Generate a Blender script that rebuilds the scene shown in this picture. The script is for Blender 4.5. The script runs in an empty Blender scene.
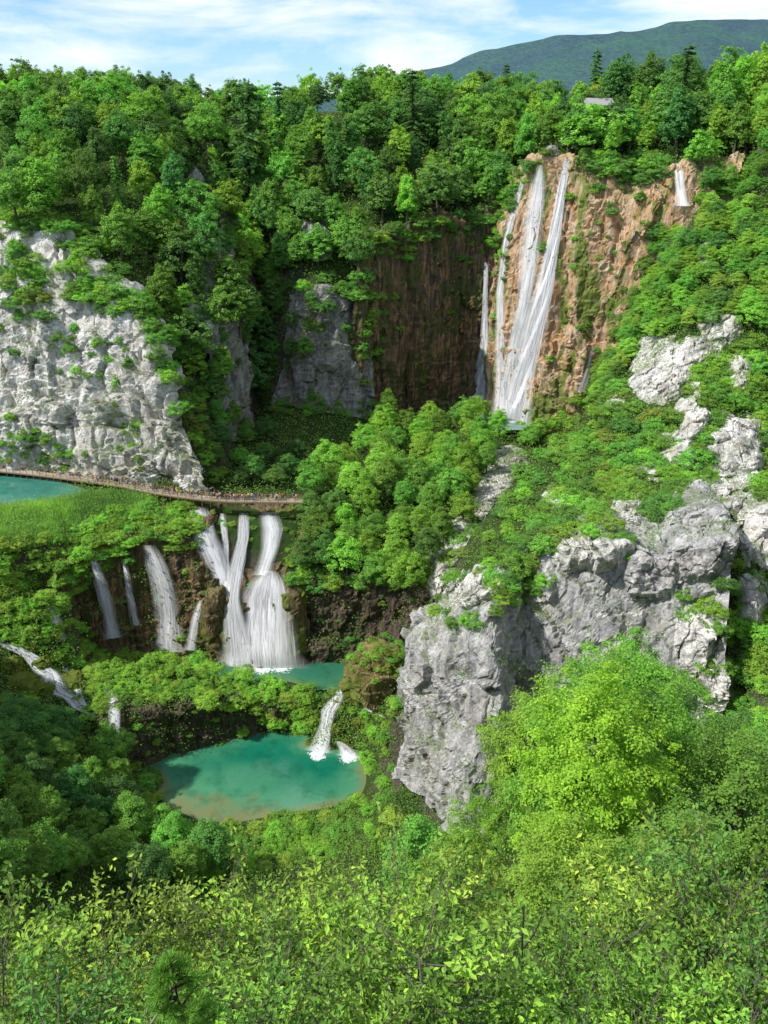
import bpy, bmesh, math, random
import numpy as np
from mathutils import Vector
from mathutils.bvhtree import BVHTree
from mathutils.geometry import delaunay_2d_cdt

rng = np.random.default_rng(7)
random.seed(7)
scene = bpy.context.scene
COL = scene.collection

# ---------------------------------------------------------------- survey helpers
F = 512 / math.tan(math.radians(30)); TH = math.radians(23.3)
CT, ST = math.cos(TH), math.sin(TH)

def ray(px, py):
    u = (px - 384) / F; v = (512 - py) / F
    return Vector((u, CT + v * ST, -ST + v * CT))
def P(px, py, D):                        # bearing + distance
    r = ray(px, py); return np.array(r) * (D / r.y)
def G(px, D, z):                         # bearing, distance and level
    w = D * CT - z * ST
    return np.array(((px - 384) / F * w, D, z))
def W(px, py, z):                        # point of a level surface
    r = ray(px, py); return np.array(r) * (z / r.z)
def pix(p):
    w = p[1] * CT - p[2] * ST
    if w <= 0.1: return (-9999, -9999)
    return (384 + F * p[0] / w, 512 - F * (p[2] * CT + p[1] * ST) / w)

# ---------------------------------------------------------------- noise
def _h(ix, iy, iz, s):
    n = (ix.astype(np.int64) * 374761393 + iy.astype(np.int64) * 668265263 + iz.astype(np.int64) * 1274126177 + s * 974711) & 0xffffffff
    n = ((n ^ (n >> 13)) * 1274126177) & 0xffffffff
    n = ((n ^ (n >> 15)) * 2246822519) & 0xffffffff
    return ((n ^ (n >> 16)) & 0xffff) / 65535.0
def vnoise(p, s=0):
    i = np.floor(p); f = p - i; f = f * f * (3 - 2 * f)
    x, y, z = i[:, 0], i[:, 1], i[:, 2]; r = 0
    for a in (0, 1):
        for b in (0, 1):
            for c in (0, 1):
                w = (f[:, 0] if a else 1 - f[:, 0]) * (f[:, 1] if b else 1 - f[:, 1]) * (f[:, 2] if c else 1 - f[:, 2])
                r = r + w * _h(x + a, y + b, z + c, s)
    return r * 2 - 1
def fbm(p, octs=4, s=0):
    r = 0; a = 1.0; t = 0
    for o in range(octs):
        r = r + a * vnoise(p * (2.03 ** o) + o * 17.3, s + o); t += a; a *= 0.5
    return r / t
def facets(p, s=0, tilt=0.6):
    """Cell-wise tilted planes: broken, blocky rock. Returns offset and closeness to a crack."""
    i = np.floor(p); best = np.full(len(p), 9e9); sec = best.copy(); val = np.zeros(len(p))
    for a in (-1, 0, 1):
        for b in (-1, 0, 1):
            for c in (-1, 0, 1):
                x, y, z = i[:, 0] + a, i[:, 1] + b, i[:, 2] + c
                cx = np.stack([x + _h(x, y, z, s), y + _h(x, y, z, s + 1), z + _h(x, y, z, s + 2)], 1)
                d = ((p - cx) ** 2).sum(1)
                t = np.stack([_h(x, y, z, s + 3), _h(x, y, z, s + 4), _h(x, y, z, s + 5)], 1) * 2 - 1
                v = (_h(x, y, z, s + 6) * 2 - 1) * 0.6 + tilt * (t * (p - cx)).sum(1)
                nb = d < best
                sec = np.where(nb, best, np.minimum(sec, d))
                val = np.where(nb, v, val); best = np.where(nb, d, best)
    return val, np.sqrt(sec) - np.sqrt(best)

# ---------------------------------------------------------------- mesh helpers
def mesh_from(name, verts, faces, smooth=True):
    me = bpy.data.meshes.new(name); verts = np.asarray(verts, np.float32); faces = np.asarray(faces, np.int32)
    k = faces.shape[1]
    me.vertices.add(len(verts)); me.vertices.foreach_set('co', verts.ravel())
    me.loops.add(faces.size); me.loops.foreach_set('vertex_index', faces.ravel())
    me.polygons.add(len(faces)); me.polygons.foreach_set('loop_start', np.arange(0, faces.size, k, dtype=np.int32))
    me.update(calc_edges=True)
    me.polygons.foreach_set('use_smooth', np.full(len(faces), smooth, dtype=bool))
    return me
def attr(me, name, vals, dom='POINT'):
    a = me.attributes.new(name, 'FLOAT', dom); a.data.foreach_set('value', np.asarray(vals, np.float32))
def link(name, me, mat=None, parent=None):
    o = bpy.data.objects.new(name, me); COL.objects.link(o)
    if mat and not me.materials: me.materials.append(mat)
    if parent: o.parent = parent
    return o
def empty(name, loc=(0, 0, 0)):
    o = bpy.data.objects.new(name, None); o.empty_display_size = 0.3; COL.objects.link(o); o.location = loc; return o
def tag(o, label=None, cat=None, group=None, kind=None):
    for k, v in (('label', label), ('category', cat), ('group', group), ('kind', kind)):
        if v: o[k] = v
    return o
def grid_faces(nr, nc):
    i = np.arange(nr * nc).reshape(nr, nc)
    return np.stack([i[:-1, :-1], i[:-1, 1:], i[1:, 1:], i[1:, :-1]], -1).reshape(-1, 4)
def tube(path, radii, n=6):
    """Tapered tube along a path -> verts, quads."""
    path = np.asarray(path, float); V = []; k = len(path)
    for i in range(k):
        d = path[min(i + 1, k - 1)] - path[max(i - 1, 0)]; d = d / (np.linalg.norm(d) + 1e-9)
        a = np.cross(d, (0.31, 0.9, 0.2)); a /= np.linalg.norm(a) + 1e-9; b = np.cross(d, a)
        t = np.arange(n) * 2 * math.pi / n
        V.append(path[i] + radii[i] * (np.cos(t)[:, None] * a + np.sin(t)[:, None] * b))
    V = np.concatenate(V); Fq = []
    for i in range(k - 1):
        for j in range(n):
            Fq.append((i * n + j, i * n + (j + 1) % n, (i + 1) * n + (j + 1) % n, (i + 1) * n + j))
    return V, np.array(Fq)
def joinm(parts):
    V = []; Q = []; o = 0
    for v, q in parts:
        V.append(v); Q.append(np.asarray(q) + o); o += len(v)
    return np.concatenate(V), np.concatenate(Q)
def box(c, s, rz=0.0):
    x, y, z = np.array(s) / 2; v = np.array([(-x, -y, -z), (x, -y, -z), (x, y, -z), (-x, y, -z), (-x, -y, z), (x, -y, z), (x, y, z), (-x, y, z)])
    ca, sa = math.cos(rz), math.sin(rz)
    v = np.stack([v[:, 0] * ca - v[:, 1] * sa, v[:, 0] * sa + v[:, 1] * ca, v[:, 2]], 1) + np.array(c)
    return v, np.array([(0, 3, 2, 1), (4, 5, 6, 7), (0, 1, 5, 4), (1, 2, 6, 5), (2, 3, 7, 6), (3, 0, 4, 7)])
def beam(a, b, w, h):
    a = np.array(a, float); b = np.array(b, float); d = b - a; L = np.linalg.norm(d); d /= L
    s = np.cross(d, (0, 0, 1)); s = s / (np.linalg.norm(s) + 1e-9) if np.linalg.norm(s) > 1e-6 else np.array((1., 0, 0)); u = np.cross(s, d)
    v = np.array([e + sx * s * w / 2 + ux * u * h / 2 for e in (a, b) for sx, ux in ((-1, -1), (1, -1), (1, 1), (-1, 1))])
    return v, np.array([(0, 1, 2, 3), (7, 6, 5, 4), (0, 4, 5, 1), (1, 5, 6, 2), (2, 6, 7, 3), (3, 7, 4, 0)])

# ---------------------------------------------------------------- node helpers
class NT:
    def __init__(s, name, world=False):
        if world:
            s.m = bpy.data.worlds.new(name)
        else:
            s.m = bpy.data.materials.new(name)
        s.m.use_nodes = True; s.t = s.m.node_tree; s.t.nodes.clear()
    def n(s, typ, **kw):
        nd = s.t.nodes.new(typ)
        for k, v in kw.items():
            if k.startswith('i_'):
                nd.inputs[k[2:].replace('_', ' ')].default_value = v
            else: setattr(nd, k, v)
        return nd
    def l(s, a, b): s.t.links.new(a, b)
    def setin(s, sock, v):
        if hasattr(v, 'is_output') or isinstance(v, bpy.types.NodeSocket): s.l(v, sock)
        else: sock.default_value = v
    def math(s, op, a, b=None, clamp=False):
        nd = s.n('ShaderNodeMath', operation=op, use_clamp=clamp); s.setin(nd.inputs[0], a)
        if b is not None: s.setin(nd.inputs[1], b)
        return nd.outputs[0]
    def mix(s, f, a, b, mode='MIX'):
        nd = s.n('ShaderNodeMix', data_type='RGBA', blend_type=mode); s.setin(nd.inputs['Factor'], f)
        s.setin(nd.inputs['A'], a if not isinstance(a, tuple) else (*a, 1)[:4]); s.setin(nd.inputs['B'], b if not isinstance(b, tuple) else (*b, 1)[:4])
        return nd.outputs['Result']
    def ramp(s, f, stops):
        nd = s.n('ShaderNodeValToRGB'); cr = nd.color_ramp
        while len(cr.elements) < len(stops): cr.elements.new(0.5)
        for e, (p, c) in zip(cr.elements, stops):
            e.position = p; e.color = (*c, 1) if isinstance(c, tuple) else (c, c, c, 1)
        s.l(f, nd.inputs[0]); return nd.outputs[0]
    def noise(s, vec, scale, detail=4, rough=0.55, dist=0.0):
        nd = s.n('ShaderNodeTexNoise'); nd.inputs['Scale'].default_value = scale; nd.inputs['Detail'].default_value = detail
        nd.inputs['Roughness'].default_value = rough; nd.inputs['Distortion'].default_value = dist
        s.l(vec, nd.inputs['Vector']); return nd.outputs[0]
    def pos(s, sc=(1, 1, 1), rot=(0, 0, 0)):
        g = s.n('ShaderNodeNewGeometry'); mp = s.n('ShaderNodeMapping'); mp.inputs['Scale'].default_value = sc; mp.inputs['Rotation'].default_value = rot
        s.l(g.outputs['Position'], mp.inputs['Vector']); return mp.outputs[0]
    def normz(s):
        g = s.n('ShaderNodeNewGeometry'); x = s.n('ShaderNodeSeparateXYZ'); s.l(g.outputs['Normal'], x.inputs[0]); return x.outputs[2]
    def attr(s, name):
        return s.n('ShaderNodeAttribute', attribute_name=name).outputs['Fac']
    def bump(s, h, strength=0.5, dist=0.3, prev=None):
        b = s.n('ShaderNodeBump'); b.inputs['Strength'].default_value = strength; b.inputs['Distance'].default_value = dist
        s.l(h, b.inputs['Height'])
        if prev: s.l(prev, b.inputs['Normal'])
        return b.outputs[0]
    def out(s, sh):
        o = s.n('ShaderNodeOutputWorld' if isinstance(s.m, bpy.types.World) else 'ShaderNodeOutputMaterial'); s.l(sh, o.inputs['Surface']); return s.m
    def bsdf(s, color, rough=0.9, normal=None, spec=0.2):
        b = s.n('ShaderNodeBsdfPrincipled'); s.setin(b.inputs['Base Color'], color if not isinstance(color, tuple) else (*color, 1)); s.setin(b.inputs['Roughness'], rough)
        b.inputs['Specular IOR Level'].default_value = spec
        if normal: s.l(normal, b.inputs['Normal'])
        return b

# ---------------------------------------------------------------- materials
def mat_leaf(name, gain=1.0, con=0.8, low=0.62, trans=0.42):
    m = NT(name)
    oi = m.n('ShaderNodeObjectInfo'); t = m.attr('tint')
    v = m.math('ADD', m.math('MULTIPLY', t, con), low)
    c = m.mix(1.0, oi.outputs['Color'], v, 'MULTIPLY')
    # yellower leaf here and there
    y = m.mix(1.0, c, (1.35, 1.12, 0.75), 'MULTIPLY')
    c2 = m.mix(m.math('POWER', t, 2.5), c, y)
    hs = m.n('ShaderNodeHueSaturation'); m.l(c2, hs.inputs['Color'])
    m.l(m.math('ADD', m.math('MULTIPLY', oi.outputs['Random'], 0.034), 0.475), hs.inputs['Hue'])
    m.l(m.math('ADD', m.math('MULTIPLY', oi.outputs['Random'], 0.3), 0.85 * gain), hs.inputs['Value'])
    b = m.bsdf(hs.outputs[0], 0.6, spec=0.12)
    tr = m.n('ShaderNodeBsdfTranslucent')
    tc = m.mix(1.0, hs.outputs[0], (1.15, 1.15, 0.62), 'MULTIPLY'); m.l(tc, tr.inputs['Color'])
    mx = m.n('ShaderNodeMixShader'); mx.inputs[0].default_value = trans; m.l(b.outputs[0], mx.inputs[1]); m.l(tr.outputs[0], mx.inputs[2])
    return m.out(mx.outputs[0])

def mat_bark(name, a, b):
    m = NT(name); p = m.pos((6, 6, 1.2)); n = m.noise(p, 1.0, 5)
    return m.out(m.bsdf(m.mix(n, a, b), 0.9, m.bump(n, 0.6, 0.05)).outputs[0])

def mat_limestone(name, base=(0.44, 0.425, 0.39), dark=(0.17, 0.165, 0.155), stain=(0.34, 0.2, 0.09), moss=0.35, stainamt=0.35):
    m = NT(name)
    p = m.pos((1, 1, 1)); pv = m.pos((1, 1, 0.22))
    big = m.noise(p, 0.09, 5, 0.6); streak = m.noise(pv, 0.55, 6, 0.65, 0.6); fine = m.noise(p, 1.7, 8, 0.7)
    c = m.mix(m.ramp(streak, [(0.40, 0.0), (0.68, 1.0)]), base, dark)
    c = m.mix(m.ramp(fine, [(0.36, 0.0), (0.56, 1.0)]), m.mix(1.0, c, (0.58, 0.57, 0.56), 'MULTIPLY'), c)
    c = m.mix(m.ramp(m.noise(p, 0.45, 6, 0.7, 0.5), [(0.47, 0.0), (0.62, 0.55)]), c, m.mix(1.0, c, (0.52, 0.51, 0.5), 'MULTIPLY'))
    wv = m.n('ShaderNodeTexNoise', noise_type='RIDGED_MULTIFRACTAL'); wv.inputs['Scale'].default_value = 0.22; wv.inputs['Detail'].default_value = 7; m.l(m.pos((1, 1, 0.5), (0.2, 0.3, 0.1)), wv.inputs['Vector'])
    c = m.mix(m.ramp(wv.outputs[0], [(0.62, 0.0), (0.95, 0.5)]), c, (0.13, 0.125, 0.115))
    st = m.math('MULTIPLY', m.ramp(m.noise(p, 0.16, 4), [(0.52, 0.0), (0.66, 1.0)]), m.ramp(fine, [(0.4, 0.0), (0.6, 1.0)]))
    c = m.mix(m.math('MULTIPLY', st, stainamt), c, stain)
    cr = m.attr('crack')
    c = m.mix(m.ramp(cr, [(0.0, 0.6), (0.09, 0.0)]), c, (0.06, 0.058, 0.05))
    nz = m.normz()
    up = m.math('MULTIPLY', m.ramp(nz, [(0.45, 0.0), (0.8, 1.0)]), m.ramp(big, [(0.44, 0.0), (0.58, 1.0)]))
    c = m.mix(m.math('MULTIPLY', up, moss), c, (0.10, 0.13, 0.03))
    nb = m.bump(fine, 0.7, 0.4)
    return m.out(m.bsdf(c, 0.92, nb, 0.15).outputs[0])

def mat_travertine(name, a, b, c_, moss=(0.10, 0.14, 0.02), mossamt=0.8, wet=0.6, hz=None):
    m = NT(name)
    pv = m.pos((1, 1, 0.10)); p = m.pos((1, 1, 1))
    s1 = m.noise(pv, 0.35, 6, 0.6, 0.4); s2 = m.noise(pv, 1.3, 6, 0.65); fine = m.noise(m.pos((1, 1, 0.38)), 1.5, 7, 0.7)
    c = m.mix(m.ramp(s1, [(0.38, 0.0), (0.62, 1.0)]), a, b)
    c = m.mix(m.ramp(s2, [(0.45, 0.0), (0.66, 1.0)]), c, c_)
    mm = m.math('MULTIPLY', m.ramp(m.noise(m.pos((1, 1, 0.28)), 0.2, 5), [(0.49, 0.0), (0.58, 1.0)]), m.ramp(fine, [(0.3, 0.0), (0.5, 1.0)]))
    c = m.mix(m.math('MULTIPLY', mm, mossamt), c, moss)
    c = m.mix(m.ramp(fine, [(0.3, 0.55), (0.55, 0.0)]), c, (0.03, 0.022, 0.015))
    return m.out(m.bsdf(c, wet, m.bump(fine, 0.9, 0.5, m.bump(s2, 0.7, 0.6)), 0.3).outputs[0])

def mat_ground():
    m = NT('ground_soil'); p = m.pos(); n = m.noise(p, 0.5, 6, 0.65); n2 = m.noise(p, 0.06, 4)
    g = m.mix(n, (0.018, 0.034, 0.010), (0.045, 0.085, 0.018))
    g = m.mix(m.ramp(n2, [(0.45, 0.0), (0.65, 1.0)]), g, m.mix(n, (0.03, 0.028, 0.014), (0.06, 0.09, 0.022)))
    rock = m.mix(n, (0.05, 0.042, 0.03), (0.13, 0.115, 0.09))
    c = m.mix(m.ramp(m.normz(), [(0.35, 1.0), (0.6, 0.0)]), g, rock)
    return m.out(m.bsdf(c, 0.95, m.bump(n, 0.9, 0.8), 0.1).outputs[0])

def mat_water(name, shallow, mid, deep, rough=0.06):
    m = NT(name); d = m.attr('depth'); p = m.pos()
    dn = m.math('ADD', d, m.math('MULTIPLY', m.math('SUBTRACT', m.noise(p, 0.16, 5, 0.6), 0.5), 0.5))
    c = m.ramp(dn, [(0.02, shallow), (0.2, mid), (0.7, deep)])
    c = m.mix(m.ramp(m.noise(p, 0.33, 5), [(0.48, 0.0), (0.66, 0.6)]), c, m.mix(1.0, c, (0.45, 0.62, 0.62), 'MULTIPLY'))
    rip = m.noise(m.pos((1, 1, 1)), 1.1, 3)
    fo = m.attr('foam'); fn = m.noise(p, 1.6, 8, 0.75)
    fm = m.math('MULTIPLY', m.math('GREATER_THAN', m.math('ADD', fo, m.math('MULTIPLY', m.math('SUBTRACT', fn, 0.5), 2.2)), 0.62), 0.85)
    c = m.mix(fm, c, (0.75, 0.8, 0.8))
    b = m.bsdf(c, rough, m.bump(rip, 0.2, 0.15), 0.5)
    return m.out(b.outputs[0])

def mat_fall(name, dens=0.55, col=(0.93, 0.95, 0.97)):
    m = NT(name)
    uv = m.n('ShaderNodeUVMap'); mp = m.n('ShaderNodeMapping'); mp.inputs['Scale'].default_value = (2.2, 0.11, 1); m.l(uv.outputs[0], mp.inputs[0])
    mp2 = m.n('ShaderNodeMapping'); mp2.inputs['Scale'].default_value = (5.5, 0.4, 1); m.l(uv.outputs[0], mp2.inputs[0])
    s1 = m.noise(mp.outputs[0], 1.0, 5, 0.6, 0.7); s2 = m.noise(mp2.outputs[0], 1.0, 4, 0.65, 0.5)
    e = m.attr('edge')
    mp3 = m.n('ShaderNodeMapping'); mp3.inputs['Scale'].default_value = (0.8, 0.07, 1); m.l(uv.outputs[0], mp3.inputs[0])
    s3 = m.noise(mp3.outputs[0], 1.0, 3, 0.5, 0.5)
    nn = m.math('ADD', m.math('MULTIPLY', s3, 0.45), m.math('ADD', m.math('MULTIPLY', s1, 0.3), m.math('MULTIPLY', s2, 0.25)))
    a = m.math('MULTIPLY', m.math('ADD', m.math('MULTIPLY', m.math('SUBTRACT', nn, 0.5), 2.9), 0.74 + (dens - 0.6) * 0.35, clamp=True), m.math('MAXIMUM', e, 0.0), clamp=True)
    a = m.math('MULTIPLY', a, 0.95)
    g = m.n('ShaderNodeNewGeometry'); vm = m.n('ShaderNodeVectorMath', operation='ADD'); vm.inputs[1].default_value = (-0.4, -0.15, 1.0); m.l(g.outputs['Normal'], vm.inputs[0]); vn = m.n('ShaderNodeVectorMath', operation='NORMALIZE'); m.l(vm.outputs[0], vn.inputs[0])
    d = m.n('ShaderNodeBsdfDiffuse'); d.inputs['Color'].default_value = (*col, 1); m.l(vn.outputs[0], d.inputs['Normal'])
    t = m.n('ShaderNodeBsdfTranslucent'); t.inputs['Color'].default_value = (*col, 1)
    mx = m.n('ShaderNodeMixShader'); mx.inputs[0].default_value = 0.3; m.l(d.outputs[0], mx.inputs[1]); m.l(t.outputs[0], mx.inputs[2])
    tp = m.n('ShaderNodeBsdfTransparent'); fx = m.n('ShaderNodeMixShader'); m.l(a, fx.inputs[0]); m.l(tp.outputs[0], fx.inputs[1]); m.l(mx.outputs[0], fx.inputs[2])
    return m.out(fx.outputs[0])

def mat_plain(name, a, b, scale=3.0, rough=0.8, sc=(1, 1, 1)):
    m = NT(name); n = m.noise(m.pos(sc), scale, 5)
    return m.out(m.bsdf(m.mix(n, a, b), rough, m.bump(n, 0.3, 0.05)).outputs[0])

M_LEAF = mat_leaf('leaf_green')
M_LEAF_N = mat_leaf('leaf_green_near', 1.0, 1.3, 0.28, 0.34)  # wider clump tint contrast stands in for shade missing under front light
M_BARK = mat_bark('bark_grey_brown', (0.06, 0.05, 0.04), (0.19, 0.17, 0.14))
M_BARK_D = mat_bark('bark_dark', (0.03, 0.024, 0.018), (0.09, 0.075, 0.06))
M_DEAD = mat_bark('dead_wood', (0.2, 0.17, 0.13), (0.42, 0.38, 0.32))
M_LIME = mat_limestone('limestone_white', (0.86, 0.84, 0.79), (0.45, 0.44, 0.42), moss=0.8, stainamt=0.4)
M_LIME_G = mat_limestone('limestone_grey', (0.60, 0.59, 0.575), (0.25, 0.252, 0.26), stain=(0.3, 0.24, 0.17), moss=0.6, stainamt=0.4)
M_LIME_D = mat_limestone('limestone_shaded', (0.40, 0.39, 0.37), (0.15, 0.15, 0.15), stain=(0.24, 0.15, 0.08), moss=0.8, stainamt=0.8)  # darker grey base with heavier brown stain
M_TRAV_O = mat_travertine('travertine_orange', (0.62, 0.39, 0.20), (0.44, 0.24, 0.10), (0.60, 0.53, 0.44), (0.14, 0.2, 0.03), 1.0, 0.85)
M_TRAV_D = mat_travertine('travertine_dark', (0.17, 0.115, 0.075), (0.035, 0.03, 0.026), (0.42, 0.25, 0.11), (0.06, 0.085, 0.015), 0.85, 0.6)  # base tone darkened so the recess looks more shadowed
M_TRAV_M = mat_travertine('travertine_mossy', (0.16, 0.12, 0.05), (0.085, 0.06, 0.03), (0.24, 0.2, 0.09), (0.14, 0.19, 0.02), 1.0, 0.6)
M_TRAV_G = mat_travertine('travertine_cave', (0.11, 0.085, 0.06), (0.05, 0.04, 0.03), (0.18, 0.13, 0.085), (0.06, 0.085, 0.015), 0.6, 0.7)  # darkened to put the deep shade under the headland trees into the colour
M_GROUND = mat_ground()

# ---------------------------------------------------------------- cliff lofts
cliffs = []          # (name, mesh verts, faces)
terr_lines = []      # polylines for the terrain
def catmull(P4, t):
    p0, p1, p2, p3 = P4
    return 0.5 * (2 * p1 + (p2 - p0) * t + (2 * p0 - 5 * p1 + 4 * p2 - p3) * t ** 2 + (3 * p1 - p0 - 3 * p2 + p3) * t ** 3)
def resample(row, n):
    row = np.asarray(row, float); k = len(row)
    seg = np.linalg.norm(np.diff(row, axis=0), axis=1); s = np.concatenate([[0], np.cumsum(seg)]); s /= s[-1]
    out = []
    for t in np.linspace(0, 1, n):
        i = min(np.searchsorted(s, t, side='right') - 1, k - 2); f = (t - s[i]) / (s[i + 1] - s[i] + 1e-9)
        p0 = row[i - 1] if i > 0 else 2 * row[0] - row[1]; p3 = row[i + 2] if i + 2 < k else 2 * row[-1] - row[-2]
        out.append(catmull((p0, row[i], row[i + 1], p3), f))
    return np.array(out)
def rock_relief(p, cell, squash, amp, seed, vert=1.0, ledge=1.0):
    """Buttresses, ledges that step back, fractured blocks and grain. Returns offset along the normal and closeness to a crack."""
    warp = np.stack([fbm(p / 6 + 5, 3, seed), fbm(p / 6 + 9, 3, seed + 1), fbm(p / 6 + 13, 3, seed + 2)], 1)
    d = amp[0] * fbm(p * np.array((1, 1, 0.55 * vert)) / 15 + seed, 4, seed)
    s1 = p[:, 2] / 7.5 + 0.10 * p[:, 0] / 7 + 1.1 * fbm(p / 11 + 3, 3, seed + 4); s2 = p[:, 2] / 2.6 - 0.12 * p[:, 0] / 3 + 0.9 * fbm(p / 5 + 8, 3, seed + 5)
    k1 = np.clip(0.5 + 1.6 * fbm(p / 13 + 31, 2, seed + 6), 0, 1); k2 = np.clip(0.4 + 1.8 * fbm(p / 6 + 47, 2, seed + 7), 0, 1)
    d += ledge * (1.5 * k1 * (s1 - np.floor(s1) - 0.5) + 0.6 * k2 * (s2 - np.floor(s2) - 0.5))
    rd = 1 - np.abs(fbm(p * np.array((1, 1, 0.4 * vert)) / 9 + warp * 0.3, 3, seed + 8)) * 2
    d += amp[0] * 0.42 * rd
    q = p * np.array((1, 1, squash)) / cell + warp * 0.22
    f1, c1 = facets(q, 11 + seed, 0.9); f2, c2 = facets(q * 2.3 + 3.3 + warp * 0.2, 41 + seed, 0.9)
    d += amp[1] * 0.9 * f1 + amp[1] * 0.34 * f2 + amp[2] * fbm(p * np.array((1, 1, vert)) / 1.8, 4, seed + 9)
    cm = np.clip(0.15 + 2.2 * fbm(p / 7 + 71, 2, seed + 10), 0, 1)
    rv = np.abs(vnoise(p * np.array((1, 1, 0.10)) / 4.6 + warp * np.array((.25, .25, .1)) + seed * 5.1, seed + 12)); jm = np.clip(0.1 + 2.4 * fbm(p / 9 + 91, 2, seed + 13), 0, 1)
    d -= ledge * 1.1 * jm * np.exp(-(rv / 0.07) ** 2)
    cr = np.minimum(np.minimum(c1, c2 * 0.9 + 0.03), 1 - (1 - np.clip(rv * 1.6, 0, 1)) * jm); cr = 1 - (1 - np.clip(cr, 0, 1)) * cm
    d -= amp[1] * 0.5 * cm * np.exp(-(c1 / 0.06) ** 2)
    return d, cr
def loft(name, rows, res, mat, amp=(1.6, 1.0, 0.35), cell=5.0, squash=0.7, seed=0, cap=5.0, ledge=1.0, label=None, terr=True, rimback=3.0, footback=1.5, vert=1.0):
    rows = [np.asarray(r, float) for r in rows]
    if terr:
        f = rows[0] + np.array((0, footback, 0)); r = rows[-1] + np.array((0, rimback, -0.6))
        terr_lines.append(f); terr_lines.append(r)
    if cap: rows = rows + [rows[-1] + np.array((0, cap, -1.0))]
    wid = max(np.linalg.norm(np.diff(r, axis=0), axis=1).sum() for r in rows); nc = int(wid / res) + 2
    rs = np.array([resample(r, nc) for r in rows])
    hgt = np.linalg.norm(np.diff(rs, axis=0), axis=2).sum(0).max(); nr = int(hgt / res) + 2
    g = np.array([resample(rs[:, c], nr) for c in range(nc)]).transpose(1, 0, 2)
    dr = np.gradient(g, axis=0); dc = np.gradient(g, axis=1); nrm = np.cross(dc, dr); nrm /= np.linalg.norm(nrm, axis=2, keepdims=True) + 1e-9
    p = g.reshape(-1, 3); n = nrm.reshape(-1, 3)
    n = np.where((n[:, 1:2] > 0.25), -n, n)
    d, c1 = rock_relief(p, cell, squash, amp, seed, vert, ledge)
    p2 = p + n * d[:, None]
    me = mesh_from(name, p2, grid_faces(nr, nc), smooth=False)
    attr(me, 'crack', c1)
    o = link(name, me, mat); tag(o, label, None, None, 'structure')
    cliffs.append((o, p2, grid_faces(nr, nc)))
    return o

loft('white_cliff', [
    [P(-140, 464, 232), P(-60, 466, 226), P(0, 468, 224), P(60, 474, 220), P(110, 480, 216), P(150, 487, 212), P(200, 494, 208), P(222, 497, 206)],
    [P(-140, 400, 236), P(-60, 400, 229), P(0, 398, 226), P(60, 395, 222), P(110, 410, 217), P(145, 420, 213.5), P(178, 440, 210), P(200, 466, 208)],
    [P(-140, 300, 240), P(-60, 300, 235), P(0, 300, 232), P(50, 295, 229), P(105, 310, 224), P(138, 340, 219), P(160, 378, 214.5), P(183, 425, 211)],
    [P(-140, 225, 255), P(-60, 222, 247), P(0, 228, 242), P(40, 228, 240), P(80, 250, 235), P(118, 287, 229), P(150, 332, 221), P(172, 392, 215)],
  ], 0.5, M_LIME, amp=(3.4, 1.7, 0.3), cell=9.0, seed=1, ledge=1.3, label='pale limestone cliff above the lake and boardwalk')
loft('grey_rock_wall', [
    [G(270, 262, -77), G(305, 261, -78), G(340, 262, -80), G(372, 268, -84)],
    [P(285, 350, 266), P(310, 340, 263), P(340, 345, 264), P(370, 340, 269)],
    [P(290, 300, 270), P(315, 290, 266), P(345, 292, 267), P(366, 300, 271)],
  ], 0.7, M_LIME_D, amp=(2, 1.4, 0.4), cell=7, seed=2, label='grey rock wall under the wooded promontory')
loft('gully_wall', [
    [P(218, 440, 226), P(240, 440, 240), P(252, 420, 262)],
    [P(200, 330, 236), P(235, 330, 246), P(243, 320, 275)],
    [P(190, 280, 244), P(222, 240, 262), P(236, 225, 300)],
  ], 0.8, M_LIME_D, amp=(2, 1.5, 0.4), cell=7, seed=3, label='grey rock side of the dark gully', rimback=2)
loft('dark_recess_wall', [
    [G(345, 264, -86), G(372, 271, -86), G(410, 283, -86), G(455, 291, -86), G(494, 291, -86)],
    [P(352, 330, 264), P(375, 325, 270), P(412, 320, 281.5), P(455, 318, 289), P(498, 318, 289)],
    [P(358, 245, 268), P(380, 238, 274), P(415, 228, 285), P(460, 222, 292), P(503, 210, 291)],
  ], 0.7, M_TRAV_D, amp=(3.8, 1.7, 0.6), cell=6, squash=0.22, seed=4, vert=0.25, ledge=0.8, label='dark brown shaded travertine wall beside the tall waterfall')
loft('orange_fall_wall', [
    [G(483, 284, -86), G(505, 274, -86), G(540, 265, -86), G(590, 257, -86), G(640, 250, -80), G(690, 246, -60), G(745, 242, -40)],
    [P(486, 320, 288), P(510, 318, 278), P(548, 315, 269), P(600, 312, 261), P(645, 300, 255), P(690, 270, 252), P(745, 250, 250)],
    [P(500, 235, 291), P(520, 225, 282), P(556, 220, 275), P(605, 220, 267), P(650, 215, 262), P(692, 210, 258), P(748, 200, 256)],
    [P(515, 185, 294), P(530, 168, 286), P(560, 160, 281), P(605, 168, 272), P(650, 170, 267), P(695, 168, 263), P(750, 165, 260)],
  ], 0.6, M_TRAV_O, amp=(4.0, 1.9, 0.6), cell=7, squash=0.34, seed=5, vert=0.3, ledge=0.9, label='orange travertine wall carrying the tall waterfall')
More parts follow.
